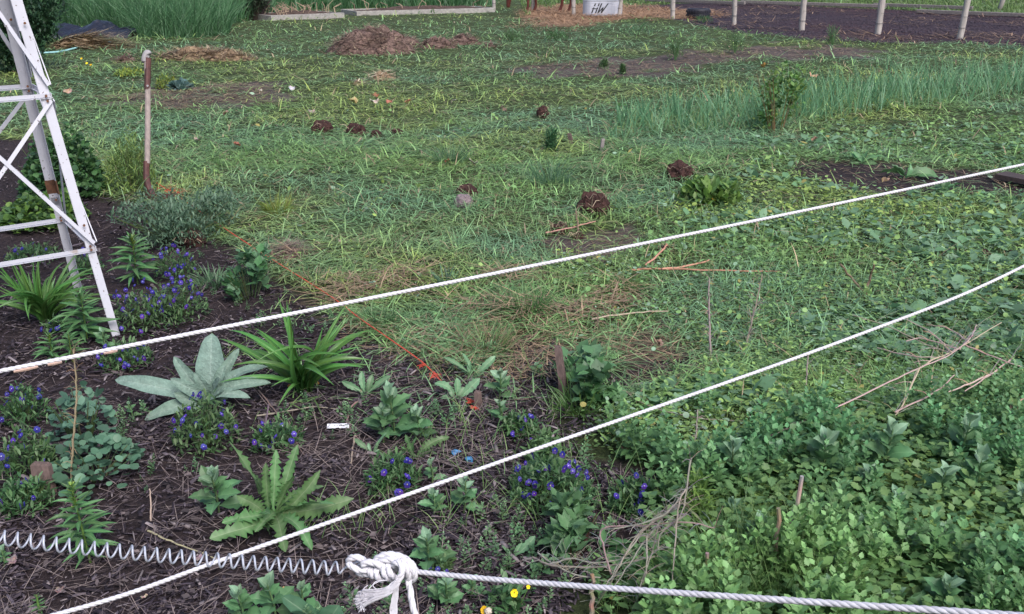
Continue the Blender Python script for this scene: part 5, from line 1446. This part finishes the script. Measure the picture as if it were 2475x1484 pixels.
VL = [('densest purple viola clump touching the tower leg', 335, 812, 165, 120, 26), ('purple viola clump at the right end of the tower violas', 425, 782, 130, 120, 26), ('purple violas in front of the grey-green bush', 415, 690, 110, 90, 16),
      ('purple viola clump growing in front of the mullein', 482, 1098, 165, 150, 18), ('purple violas beside the broad dark stake', 50, 1165, 130, 130, 9), ('lowest violas at the left edge under the broad stake', 40, 1250, 130, 90, 7),
      ('viola clump under the upper rope left of the mullein', 285, 898, 130, 62, 14), ('sparse violas at the left edge below the upper rope', 45, 1030, 110, 100, 9), ('purple violas behind the big toothed rosette', 660, 1100, 120, 70, 11),
      ('viola clump between the big toothed rosette and the blue scraps', 945, 1205, 135, 100, 7), ('broad purple viola clump below the middle rope', 1335, 1262, 210, 135, 24), ('viola clump at the edge of the dense weeds', 1535, 1262, 120, 100, 10),
      ('small viola clump above the middle rope right of the blue scraps', 1258, 1072, 90, 55, 6), ('violas on the mulch under the tower', 60, 640, 130, 45, 8), ('few violas between the tower legs', 190, 668, 90, 60, 6), ('small violas left of the tower foot under the daylily', 130, 812, 60, 40, 4), ('violas peeking out behind the rope knot', 1062, 1400, 60, 40, 4)]
for i, (lab, px, py, w, h, nf) in enumerate(VL): viola(lab, px, py, w, h, nf, 300 + i)
GGREY = [(.11, .19, .125), (.085, .155, .095), (.145, .225, .155)]
bush('grey_bush', 'low grey-green bushy mound at the foot of the shovel', 'bush', 385, 612, 290, 105, .75, 3600, .034, GGREY, 41, 60, wide=.8, lumps=22)
bush('feathery_weed', 'tall yellow-green feathery weed left of the shovel', 'weed', 300, 480, 115, 150, .4, 1100, .055, [(.18, .28, .075), (.14, .24, .08), (.23, .31, .09)], 42, 26, wide=.4, lo=.05)
bush('strawberry_patch', 'lime green leafy patch behind the lower tower bar at left', 'plant', 70, 565, 200, 72, .55, 1300, .038, [(.12, .23, .045), (.09, .19, .05), (.07, .15, .06)], 43, 20, template=ROUND)
bush('leafy_bush', 'dark green leafy bush seen through the tower legs', 'bush', 120, 500, 190, 170, .6, 2600, .036, [(.055, .14, .045), (.08, .17, .06), (.045, .11, .05)], 44, 24, template=ROUND)
bush('dark_shrub', 'very dark green shrub at the upper left edge', 'shrub', 10, 182, 230, 200, 1.3, 7000, .07, [(.03, .075, .04), (.045, .10, .05), (.022, .055, .035)], 45, 14, .012, (.06, .05, .04), lumps=16, wide=1.3)
bush('leafy_shrub', 'lighter green shrub rising behind the dark one at the upper left', 'shrub', -30, 95, 260, 170, 1.4, 6500, .08, [(.06, .14, .05), (.08, .17, .06), (.05, .11, .045)], 46, 14, .012, (.06, .05, .04), lumps=16, wide=1.2)
bush('rose_bush', 'dark leafy bush with reddish shoots standing before the onion row', 'bush', 1892, 325, 125, 165, .5, 640, .046, [(.085, .20, .06), (.13, .26, .07), (.18, .28, .08)], 47, 12, .005, (.15, .10, .05), template=RHOMB, lumps=9)
bush('brushy_shrub', 'dark brown-green twiggy shrub between tall grass and raised bed', 'shrub', 600, 50, 130, 90, 1.0, 3200, .07, [(.045, .075, .04), (.06, .08, .055), (.035, .06, .035)], 48, 50, .012, (.10, .075, .07), lumps=10)
bush('fennel_weed', 'spreading bright green weed with a yellow leaf behind the upper rope', 'weed', 1725, 512, 150, 62, .45, 420, .075, [(.12, .24, .05), (.09, .2, .06), (.14, .25, .07)], 49, 14, template=RHOMB, wide=.7)
bush('columbine', 'blue-green round-leaved plant with a dry brown stalk near the left edge', 'plant', 190, 1200, 215, 90, .35, 190, .034, [(.09, .19, .12), (.12, .23, .15)], 50, 22, template=ROUND, lo=.4)
bush('columbine', 'blue-green round-leaved plant just left of the bare soil patch', 'plant', 165, 1105, 150, 150, .3, 120, .034, [(.09, .19, .125), (.12, .23, .16)], 51, 16, template=ROUND, lo=.3)
bush('leafy_weed', 'leafy weed clump wrapped round the tall thin stake', 'weed', 1430, 1010, 140, 130, .38, 210, .06, [(.095, .2, .075), (.11, .22, .1), (.13, .23, .12)], 52, 24, template=RHOMB, lumps=7)
bush('leafy_weed', 'leafy weed clump at the bed edge under the orange twine', 'weed', 585, 745, 115, 115, .4, 230, .05, [(.08, .18, .07), (.1, .2, .1)], 53, 22, template=RHOMB, lumps=7)
bush('thistle_weed', 'prickly upright weed left of the dead stalks above the gate rope', 'weed', 1390, 1415, 130, 140, .28, 240, .046, [(.10, .21, .085), (.12, .23, .11), (.08, .17, .07)], 54, 16, .003, (.10, .06, .04), template=RHOMB, lumps=8, wide=.7)
bush('thistle_weed', 'yellow-green feathery upright weed behind the dead stalks', 'weed', 1690, 1350, 70, 180, .2, 620, .034, [(.14, .24, .05), (.11, .2, .05)], 55, 8, .004, (.12, .07, .04), wide=.6, lo=.1)
bush('thistle_weed', 'fine-leaved green weed below the middle rope beside the violas', 'weed', 1318, 1160, 90, 80, .22, 420, .036, [(.12, .23, .10), (.10, .2, .08)], 56, 12, wide=.7)
def stalked(label, px, py, w, h, seed, cols=((.075, .15, .06), (.10, .19, .075))):
    b = GG(px, py); s = mpp(px, py); r = random.Random(seed); t = thing('stalky_weed', label, 'weed', b)
    m = MB()
    for i in range(9):
        e = Vector((r.uniform(-.5, .5) * w * s, r.uniform(-.2, .2) * w * s, h * s * r.uniform(.6, 1.05)))
        m.tube([Vector((0, 0, -.01)), e * .5 + Vector((0, 0, .05)), e], [.007, .006, .004], 4, cols[i % 2])
    put('stems', m, 'leaf', t)
    V, T, C = leaf_cloud(260, w * s, w * s * .8, h * s, .05, [c for c in cols], seed, wide=.6, lo=.1); put('foliage', big_mesh('foliage', V, T, C), 'weed', t)
stalked('upright stalky weed at the middle of the bare soil strip', 1632, 145, 38, 62, 1); stalked('upright stalky weed right of the other, behind the soil strip', 1776, 130, 42, 58, 2)
stalked('upright weed on bare ground before the third fence post', 2012, 112, 36, 52, 3); stalked('small weed sprouting on the left part of the soil strip', 1459, 166, 20, 24, 4); stalked('small yellowish weed at the lower edge of the soil strip', 1505, 181, 14, 24, 5)
stalked('bushy weed on the grass below the water tank', 1540, 85, 90, 34, 6, ((.07, .16, .07), (.09, .19, .08))); stalked('leafy weed on the grass left of the water tank', 1240, 100, 50, 30, 7); stalked('low dark weed clump between hay and lawn', 1345, 98, 60, 26, 8, ((.07, .17, .05), (.05, .12, .04)))
stalked('weed growing against the black tyre', 1700, 54, 50, 16, 9); stalked('thin dark upright weed before the left end of the onions', 1332, 370, 30, 62, 10, ((.05, .13, .06), (.06, .15, .07)))
bush('yellow_weed', 'yellow-flowering weed right of the shovel shaft', 'weed', 396, 216, 56, 32, .35, 420, .045, [(.32, .33, .06), (.22, .28, .06), (.14, .22, .06)], 61, 10)
bush('yellow_weed', 'low yellow-green patch left of the shovel shaft', 'weed', 303, 188, 76, 18, .4, 420, .045, [(.34, .40, .07), (.22, .33, .07), (.12, .22, .07)], 62, 8)
bush('blue_weed', 'blue-grey leafy plant right of the yellow-flowering weed', 'weed', 428, 222, 52, 22, .35, 200, .06, [(.09, .17, .15), (.12, .2, .19)], 63, 6, template=ROUND)
for i, (px, py, lab) in enumerate(((200, 150, 'single yellow flower highest of three right of the tower'), (213, 163, 'single yellow flower in the middle of three right of the tower'), (223, 168, 'single yellow flower lowest of three right of the tower'))):
    b = GG(px, py + 14); t = thing('yellow_flower', lab, 'flower', b); m = MB(); m.tube([(0, 0, 0), (0, 0, .12)], .003, 4, (.1, .18, .05)); put('stem', m, 'leaf', t)
    f = bpy.data.objects.new('blossom', PANSY); COL.objects.link(f); f.parent = t; f.matrix_local = Matrix.Translation((0, 0, .125)) @ Matrix.Rotation(.7, 4, 'X') @ Matrix.Scale(.04, 4)
BG3 = [(.10, .2, .11), (.08, .17, .09), (.12, .22, .10)]; YG3 = [(.19, .28, .05), (.15, .24, .05), (.26, .28, .08)]
tuft('blue-green grass tuft alone in the middle of the lawn', 1090, 400, 95, 80, 260, BG3, 1); tuft('upright grass tuft behind the biggest root ball', 1330, 452, 130, 85, 330, BG3, 2); tuft('yellow-green grass tuft on the lawn right of the shovel', 672, 520, 100, 60, 240, YG3, 3)
tuft('wide grass tuft in the straw below the upper rope', 1270, 760, 150, 90, 260, [(.09, .19, .07), (.13, .22, .08)], 4, wd=.006); tuft('grass tuft behind the daylily at the bed edge', 920, 790, 110, 75, 170, [(.09, .19, .08), (.13, .23, .09)], 5, wd=.005)
tuft('grass tuft between twine and tall thin stake', 1180, 845, 190, 85, 300, [(.09, .2, .07), (.14, .23, .08), (.25, .22, .12)], 6, wd=.0045); tuft('short grass tuft left of the small root ball', 1500, 700, 120, 60, 200, [(.10, .21, .07), (.14, .23, .07)], 7, wd=.005)
tuft('grass tuft at the bed edge above the twine', 760, 690, 120, 50, 180, [(.09, .19, .09), (.28, .22, .14)], 8); tuft('grass clump growing at the foot of the tall thin stake', 1395, 1000, 120, 100, 150, [(.10, .2, .06), (.14, .23, .06)], 9, wd=.006)
tuft('grass tuft beside the grey-green bush at the bed edge', 520, 690, 130, 60, 160, [(.10, .2, .10), (.13, .23, .13)], 10, wd=.006); tuft('pale grass blades standing behind the upper rope', 1080, 690, 60, 70, 40, [(.11, .2, .13)], 11, wd=.008)

# yellow pansies by the gate rope
def pansies():
    b = GG(1222, 1490); d = depth(b)
    t = thing('yellow_pansies', 'yellow pansies with dark centres just below the gate rope', 'pansies', b)
    V, T, C = leaf_cloud(160, .10, .10, .09, .03, VIOG, 77); put('foliage', big_mesh('foliage', V, T, C), 'weed', t)
    for (px, py, s) in ((1243, 1433, .023), (1170, 1474, .023), (1277, 1418, .012)):
        p = P(px, py, d - .05) - b; f = bpy.data.objects.new('flower', PANSY); COL.objects.link(f); f.parent = t
        f.matrix_local = Matrix.Translation(p) @ Matrix.Rotation(math.radians(60), 4, 'X') @ Matrix.Rotation(3.1, 4, 'Z') @ Matrix.Scale(s, 4)
        m = MB(); m.tube([Vector((p.x * .4, p.y * .4, 0)), p - Vector((0, 0, .003))], .0014, 4, (.1, .18, .05)); put('stem', m, 'leaf', t)
    b = GG(1180, 1500); t = thing('white_clover', 'single cream clover head beside the lower yellow pansy', 'clover', b)
    p = P(1180, 1477, depth(b) - .04) - b; bm = bmesh.new(); bmesh.ops.create_icosphere(bm, subdivisions=3, radius=.0095)
    for v in bm.verts: v.co *= 1 + .22 * mnoise.noise(v.co * 420)
    me = bpy.data.meshes.new('head'); bm.to_mesh(me); bm.free(); put('flower_head', me, solid('clover_cream', (.62, .56, .48), (.42, .34, .28), 200, .7, .6), t, Matrix.Translation(p))
    m = MB(); m.tube([(0, 0, 0), p], .0013, 4, (.1, .18, .05)); put('stem', m, 'leaf', t)
pansies()

# the largest weeds of the dense stand, plant by plant
def big_weeds():
    spots = [(1760, 1150), (1850, 1120), (1980, 1140), (2080, 1180), (2160, 1240), (2250, 1200), (2350, 1180), (2440, 1240), (1950, 1260), (2060, 1320), (2170, 1360), (2270, 1330), (2370, 1370), (2450, 1420), (2150, 1460), (2250, 1470), (2350, 1480), (2010, 1420), (1760, 1260), (1840, 1330), (1990, 1490), (2420, 1120), (2300, 1100), (2120, 1120)]
    for i, (px, py) in enumerate(spots):
        goosefoot('large grey-green goosefoot standing out of the dense weeds at lower right', px, py + 60, random.Random(i).uniform(95, 150), .92, 16, 500 + i, 'large goosefoots in the dense stand')
big_weeds()
rosette('dock', 'single broad upright grey-green leaf in the weeds at the right edge', 'weed', 2392, 1105, [(2398, 1012, 0, 0, 44), (2440, 1060, 0, 1, 26), (2350, 1075, 0, 1, 26)], 'round', .5, 0, 40, Vector((0, -.9, .4)), seed=12)
rosette('dock', 'dock rosette with wide leaves left of the dark board', 'weed', 2190, 430, [(2120, 420), (2150, 400), (2200, 395), (2250, 408), (2270, 430), (2170, 440), (2230, 445)], 'goose', .5, 2, 50, group='docks near the dark board', seed=13)
rosette('dock', 'dock rosette with upright leaves below the end of the upper rope', 'weed', 2280, 465, [(2250, 430), (2290, 425), (2330, 445), (2240, 455)], 'goose', .45, 2, 40, group='docks near the dark board', seed=14)
rosette('dock', 'leafy dock on the lawn behind the dark soil patch', 'weed', 2080, 400, [(2030, 380), (2060, 365), (2100, 362), (2140, 378), (2050, 400), (2120, 400)], 'goose', .45, 2, 40, group='docks near the dark board', seed=15)

# ------------------------------------------------------------------ dead stalks and fallen stems
TAN, GRY, BRN = (.36, .28, .20), (.26, .215, .20), (.17, .11, .08)
def dead(label, lines, rr, col, name='dead_stalk', cat='dead stalk', wisps=0, seed=0, wl=.05):
    o = None; t = None
    for ln in lines:
        pts = []
        for q in ln:
            p = G(q[0], q[1], q[2]); p.z += float(gz(p.x, p.y)); pts.append(p)
        if o is None:
            o = pts[0].copy(); o.z = 0; t = thing(name, label, cat, o)
        pts = smooth_path([p - o for p in pts], 5) if len(pts) > 2 else [p - o for p in pts]
        r = random.Random(seed + len(pts)); k = len(pts)
        pts = [p + Vector((r.uniform(-1, 1), r.uniform(-1, 1), r.uniform(-1, 1))) * rr * .5 for p in pts]
        m = MB(); m.tube(pts, [rr * (1.1 - .55 * i / k) for i in range(k)], 5, tuple(c * r.uniform(.85, 1.15) for c in col))
        for i in range(wisps):
            p = r.choice(pts); e = p + Vector((r.uniform(-1, 1), r.uniform(-.6, .6), r.uniform(-.4, 1))) * wl
            m.tube([p, (p + e) / 2 + Vector((0, 0, .006)), e], [rr * .3, rr * .25, rr * .15], 3, tuple(c * r.uniform(.8, 1.3) for c in col))
        put('stem', m, 'strawy', t)
    return t
def vstick(label, px, py, ztop, rr, col, lean=(0, 0), wisps=0, seed=0):
    """standing stem whose top shows at px,py"""
    p = G(px, py, ztop); b = Vector((p.x - lean[0], p.y - lean[1], 0)); b.z = float(gz(b.x, b.y))
    t = thing('dead_stalk', label, 'dead stalk', b); r = random.Random(seed + int(px))
    pts = [(p - b) * (i / 7) + Vector((r.uniform(-1, 1), r.uniform(-1, 1), 0)) * rr * .7 for i in range(8)]
    m = MB(); m.tube(pts, [rr * (1.15 - .3 * i / 7) for i in range(8)], 7, [tuple(c * r.uniform(.7, 1.2) for c in col) for _ in range(8)]); put('stem', m, 'strawy', t)
    return t
UPZ = .07
dead('tangled dry weed stalks leaning over the gate rope', [[(x, y, z + UPZ * (z > .0)) for x, y, z in ln] for ln in [
    [(1655, 1196, .27), (1640, 1232, .24), (1634, 1290, .18), (1624, 1425, .06), (1612, 1500, .0)], [(1668, 1128, .33), (1652, 1238, .23), (1630, 1290, .18)],
    [(1477, 1402, .06), (1460, 1338, .11), (1457, 1290, .15), (1557, 1285, .16), (1662, 1277, .17), (1725, 1292, .15)], [(1637, 1233, .22), (1562, 1288, .16), (1525, 1330, .12), (1480, 1413, .05), (1437, 1480, .0)],
    [(1287, 1353, .03), (1330, 1374, .04), (1422, 1383, .05), (1487, 1378, .06), (1582, 1360, .08)], [(1640, 1240, .22), (1590, 1270, .18), (1545, 1300, .15)], [(1563, 1310, .14), (1560, 1400, .07), (1530, 1490, .0)],
    [(1655, 1260, .2), (1600, 1300, .16), (1590, 1340, .12)], [(1560, 1290, .15), (1500, 1370, .08), (1470, 1420, .04), (1440, 1470, .0)],
    [(1650, 1210, .25), (1600, 1262, .2), (1520, 1286, .16), (1462, 1292, .14)], [(1600, 1270, .18), (1560, 1320, .13), (1510, 1392, .07), (1478, 1440, .03)], [(1330, 1372, .04), (1380, 1360, .06), (1440, 1372, .06), (1520, 1362, .07)],
    [(1590, 1290, .16), (1575, 1350, .1), (1545, 1440, .03)], [(1300, 1345, .03), (1350, 1380, .04), (1400, 1402, .04), (1450, 1408, .04)]]], .0024, (.27, .235, .225), wisps=22, seed=1, wl=.05)
vstick('straight snapped dry stem standing behind the gate rope at centre right', 1711, 1338, .20, .0055, (.34, .25, .17))
vstick('short thick dry stem standing left of the tangled stalks', 1434, 1388, .14, .0055, (.30, .21, .16))
vstick('broken pale stem rising from the dense weeds, upper of two', 1938, 1150, .30, .006, (.36, .28, .23), (.03, 0))
vstick('broken reddish stem rising from the dense weeds, lower of two', 1882, 1228, .27, .006, (.32, .22, .17), (-.01, 0))
dead('long pale fallen weed stalk with side branches lying on the weeds', [[(x, y, z + .06) for x, y, z in ln] for ln in [
    [(1856, 1070, .03), (2011, 997, .06), (2130, 943, .08), (2219, 901, .10), (2300, 855, .12), (2345, 815, .14), (2360, 783, .15)], [(2219, 901, .10), (2195, 960, .07), (2175, 1000, .05), (2143, 1030, .03)], [(2228, 895, .1), (2262, 868, .11), (2300, 850, .12), (2420, 782, .12)],
    [(2160, 1008, .05), (2260, 960, .07), (2305, 915, .1)], [(2300, 855, .12), (2240, 830, .1), (2150, 790, .08), (2060, 762, .06)], [(2320, 842, .12), (2230, 815, .11), (2190, 822, .1)], [(2330, 830, .12), (2400, 860, .1), (2480, 890, .08)], [(2300, 852, .12), (2250, 800, .1), (2190, 770, .09)], [(2280, 866, .11), (2200, 860, .09), (2120, 838, .07)], [(2340, 822, .13), (2290, 790, .12), (2240, 782, .1)], [(2390, 905, .08), (2330, 940, .08), (2290, 960, .07)], [(2440, 870, .08), (2380, 915, .08), (2330, 955, .07)]]], .0030, (.40, .33, .27), wisps=10, seed=4, wl=.08)
dead('dark thin fallen stem crossing the pale one', [[(1866, 902, .03), (1910, 960, .03), (1968, 1012, .04), (2030, 1030, .04), (2078, 1047, .04)], [(2031, 992, .05), (2060, 1030, .04), (2085, 1078, .03)]], .003, (.22, .18, .17), wisps=4, seed=5)
dead('upright grey dead stick among the weeds above the pale fallen stalk', [[(1948, 962, 0), (1950, 920, .05), (1953, 855, .14)]], .0045, (.22, .19, .19), wisps=2)
dead('orange-brown stalk lying flat on the weed carpet', [[(1525, 648, .05), (1600, 648, .05), (1700, 655, .05), (1885, 660, .04)], [(1560, 640, .05), (1605, 600, .12), (1612, 588, .14)], [(1600, 650, .05), (1680, 640, .05), (1715, 630, .06)]], .006, (.40, .26, .15), wisps=3, seed=6)
dead('pair of dark bare sticks forming a V in the weeds', [[(2092, 712, 0), (2070, 690, .03), (2030, 642, .14)], [(2094, 715, 0), (2100, 680, .06), (2112, 642, .15)]], .007, (.16, .115, .095), seed=7)
dead('dry grass stem with a pale seed head lying behind the middle rope', [[(1430, 768, .05), (1480, 760, .05), (1540, 752, .05), (1615, 748, .06)]], .0045, (.42, .31, .22), wisps=8, seed=8, wl=.03)
dead('fuzzy dead stem standing right of centre, left of its fuzzy neighbour', [[(1722, 880, 0), (1716, 800, .1), (1714, 730, .2), (1715, 668, .29)]], .005, (.22, .18, .16), wisps=40, seed=9, wl=.04)
dead('fuzzy dead stem standing right of its fuzzy neighbour', [[(1800, 850, 0), (1812, 790, .09), (1830, 720, .18), (1842, 660, .27)]], .004, (.26, .22, .2), wisps=44, seed=10, wl=.05)
dead('short fuzzy grey stem on the weeds just below the middle rope', [[(1678, 1110, 0), (1682, 1050, .08), (1686, 1000, .15)]], .003, (.32, .27, .26), wisps=30, seed=11, wl=.025)
dead('thin bent pale stem hooking down onto the mulch under the sow thistle', [[(880, 958, .01), (848, 985, .015), (838, 1020, .015), (842, 1030, .015), (858, 1050, .012), (880, 1075, .012)], [(858, 1050, .012), (852, 1090, .012), (846, 1130, .012)]], .0034, (.33, .26, .22), seed=12)
dead('long straight pale straw lying across the mulch below the mullein', [[(620, 1000, .02), (700, 992, .022), (760, 985, .02), (830, 990, .02)]], .003, (.32, .25, .21), seed=13)
dead('thin dark branching twig lying in front of the daylily', [[(625, 940, .04), (660, 985, .03), (690, 1030, .025), (735, 1100, .02)], [(650, 972, .03), (642, 1020, .02), (628, 1065, .015)]], .0028, (.20, .165, .16), seed=14)
dead('upright pale straw standing on the mulch right of the lime-tipped plant', [[(364, 1255, .0), (363, 1215, .03), (361, 1172, .07)]], .003, (.38, .29, .22), seed=15)
dead('pale straw lying beneath the coil spring', [[(358, 1280, .02), (400, 1300, .02), (470, 1322, .02), (530, 1345, .02)]], .0025, (.38, .31, .22), seed=16)
dead('dry brown stalk rising through the round-leaved plant at left', [[(172, 1200, .0), (172, 1130, .06), (178, 1040, .16), (184, 950, .25), (180, 880, .33), (176, 835, .38)]], .0038, (.17, .12, .08), wisps=60, seed=17, wl=.035)
dead('thin grey stem lying from the stake towards the middle rope', [[(1440, 870, .05), (1500, 935, .04), (1560, 980, .04), (1680, 1010, .04), (1800, 1020, .03)]], .003, (.30, .25, .22), wisps=3, seed=18)
dead('dark dead stem leaning beside the biggest root ball', [[(1400, 575, .0), (1396, 540, .07), (1392, 510, .13)]], .006, (.17, .12, .1), wisps=4, seed=19)
dead('thin brown stem lying before the biggest root ball', [[(1320, 558, .03), (1380, 548, .05), (1440, 536, .06)]], .005, (.36, .24, .17), seed=20)
def husk(label, px, py, lines, seed):
    dead(label, lines, .004, (.42, .33, .22), wisps=4, seed=seed)
husk('dry tan corn husk stalk cut by the right edge in the weeds', 2450, 1000, [[(2425, 1010, .06), (2445, 985, .09), (2490, 945, .12)], [(2425, 1012, .06), (2460, 1005, .08), (2500, 995, .1)]], 21)
t = rosette('dry_leaf', 'curled tan dry leaf at the right edge among the weeds', 'dry leaf', 2462, 1000, [(2478, 955, 0, 2, 30)], 'dry', .5, 0, seed=20)

# ------------------------------------------------------------------ dry leaves and scraps lying about
def scrap(px, py, size, label, col, seed, name='dry_leaf', cat='dry leaf'):
    r = random.Random(seed); b = on(px, py, .02 if py > 600 else .05); s = mpp(px, py)
    w = size * s; V = []; n = 5; F = []; C = []
    for i in range(n):
        for j in range(n):
            u, v = i / (n - 1) * 2 - 1, j / (n - 1) * 2 - 1; k = 1 - .25 * (u * u + v * v) * .5 + .18 * mnoise.noise(Vector((u * 1.5, v * 1.5, seed)))
            V.append((u * w / 2 * k, v * w / 2 * .8 * k, w * (.28 * mnoise.noise(Vector((u * 1.3 + seed, v * 1.3, 5))) + .22 * u * u + .18)))
            C.append(tuple(c * r.uniform(.75, 1.2) for c in col))
    for i in range(n - 1):
        for j in range(n - 1): F.append((i * n + j, i * n + n + j, i * n + n + j + 1, i * n + j + 1))
    m = MB(); m.add(V, F, C); o = put(name, m.mesh(name), 'husk'); o.location = b; o.rotation_euler = (r.uniform(.1, .7), r.uniform(-.3, .3), r.uniform(0, 6.28))
    o.modifiers.new('t', 'SOLIDIFY').thickness = .0015
    return tag(o, label, cat)
PINK, PALE, RUST_ = (.36, .24, .19), (.40, .33, .29), (.30, .15, .09)
SC = [(905, 246, 20, 'rust-brown dry leaf on the lawn, highest of a loose group of five', RUST_), (853, 262, 28, 'yellow-brown bent leaf at the left of the group of five', (.34, .26, .13)), (905, 264, 26, 'pale flat scrap in the middle of the group of five', PALE),
      (941, 262, 16, 'dark reddish leaf right of the pale scrap', (.36, .17, .11)), (988, 263, 22, 'rust-brown crumpled leaf at the right of the group of five', RUST_), (1215, 278, 22, 'tan folded leaf left of the small round black clod', PINK), (1099, 253, 10, 'tiny white scrap on the lawn above the tan folded leaf', (.5, .48, .48)),
      (550, 287, 20, 'pinkish curled leaf on the lawn right of the shovel handle', PINK), (475, 358, 16, 'pale curled leaf near the middle of the shovel', PALE), (572, 371, 22, 'red-brown leaf on the lawn right of the shovel socket', RUST_), (825, 605, 26, 'pale curled leaf alone on the lawn behind the upper rope', PALE),
      (1142, 416, 24, 'pale pink curled leaf in front of the lone blue-green tuft', PALE), (1085, 408, 18, 'orange-brown leaf just left of the pale pink one', RUST_), (1018, 420, 12, 'small tan leaf on the lawn left of the orange-brown one', PINK), (1590, 838, 24, 'pinkish curled leaf on the weeds behind the middle rope', PINK),
      (1965, 194, 26, 'salmon-coloured scrap above the onion row', (.62, .33, .24)), (706, 225, 16, 'white scrap at the end of the bare soil streak', (.46, .44, .46)), (628, 234, 16, 'pale scrap on the bare soil streak right of the shovel', PALE), (165, 232, 22, 'pale pink leaf beside the upper tower ring', PINK),
      (755, 286, 18, 'pale tan scrap left of the yellow patch above the clods', PALE), (1850, 170, 20, 'rusty flower tip above the dark leafy bush', (.45, .26, .08)), (1523, 1475 - 8, 0, '', None),
      (690, 1440, 24, 'orange-brown dry leaf on the mulch beside the frayed rope end', (.40, .25, .13)), (1300, 1060, 0, '', None), (1510, 1105, 22, 'brown dry leaf on the soil right of the lone viola', (.36, .2, .15)), (1460, 1073, 8, 'single tiny violet bloom fallen below the middle rope', (.08, .03, .35)),
      (1078, 1075, 12, 'small orange dead leaf at the tip of the arching thistle leaf', (.55, .25, .09)), (770, 940, 12, 'orange withered leaf at the foot of the daylily', (.5, .26, .07)), (700, 945, 12, 'orange withered leaf left of the daylily foot', (.5, .26, .07)), (650, 1405, 22, 'grey-brown dry leaf on the mulch under the knot', (.22, .17, .16)),
      (150, 1432, 26, 'grey curled leaf on the mulch in the lower left corner', (.26, .2, .19)), (35, 1368, 34, 'round grey flake of bark at the left edge below the spring', (.24, .19, .19)), (480, 1360, 24, 'grey-violet dry leaf where the middle rope meets the spring', (.28, .22, .22)), (475, 1222, 14, 'pale knobbly bit of bark left of the big toothed rosette', (.34, .28, .27)), (350, 1448, 18, 'tan chip of wood below the middle rope', (.45, .34, .25)),
      (2060, 150, 0, '', None), (1728, 505, 20, 'yellow leaf on the spreading bright green weed', (.55, .42, .05)), (2140, 455, 26, 'tan straw scrap where the upper rope crosses dark soil', (.42, .29, .2)), (1970, 350, 20, 'tan scrap on the dark soil patch', (.42, .28, .18))]
for i, (px, py, sz, lab, col) in enumerate(SC):
    if sz: scrap(px, py, sz, lab, col, i + 1)
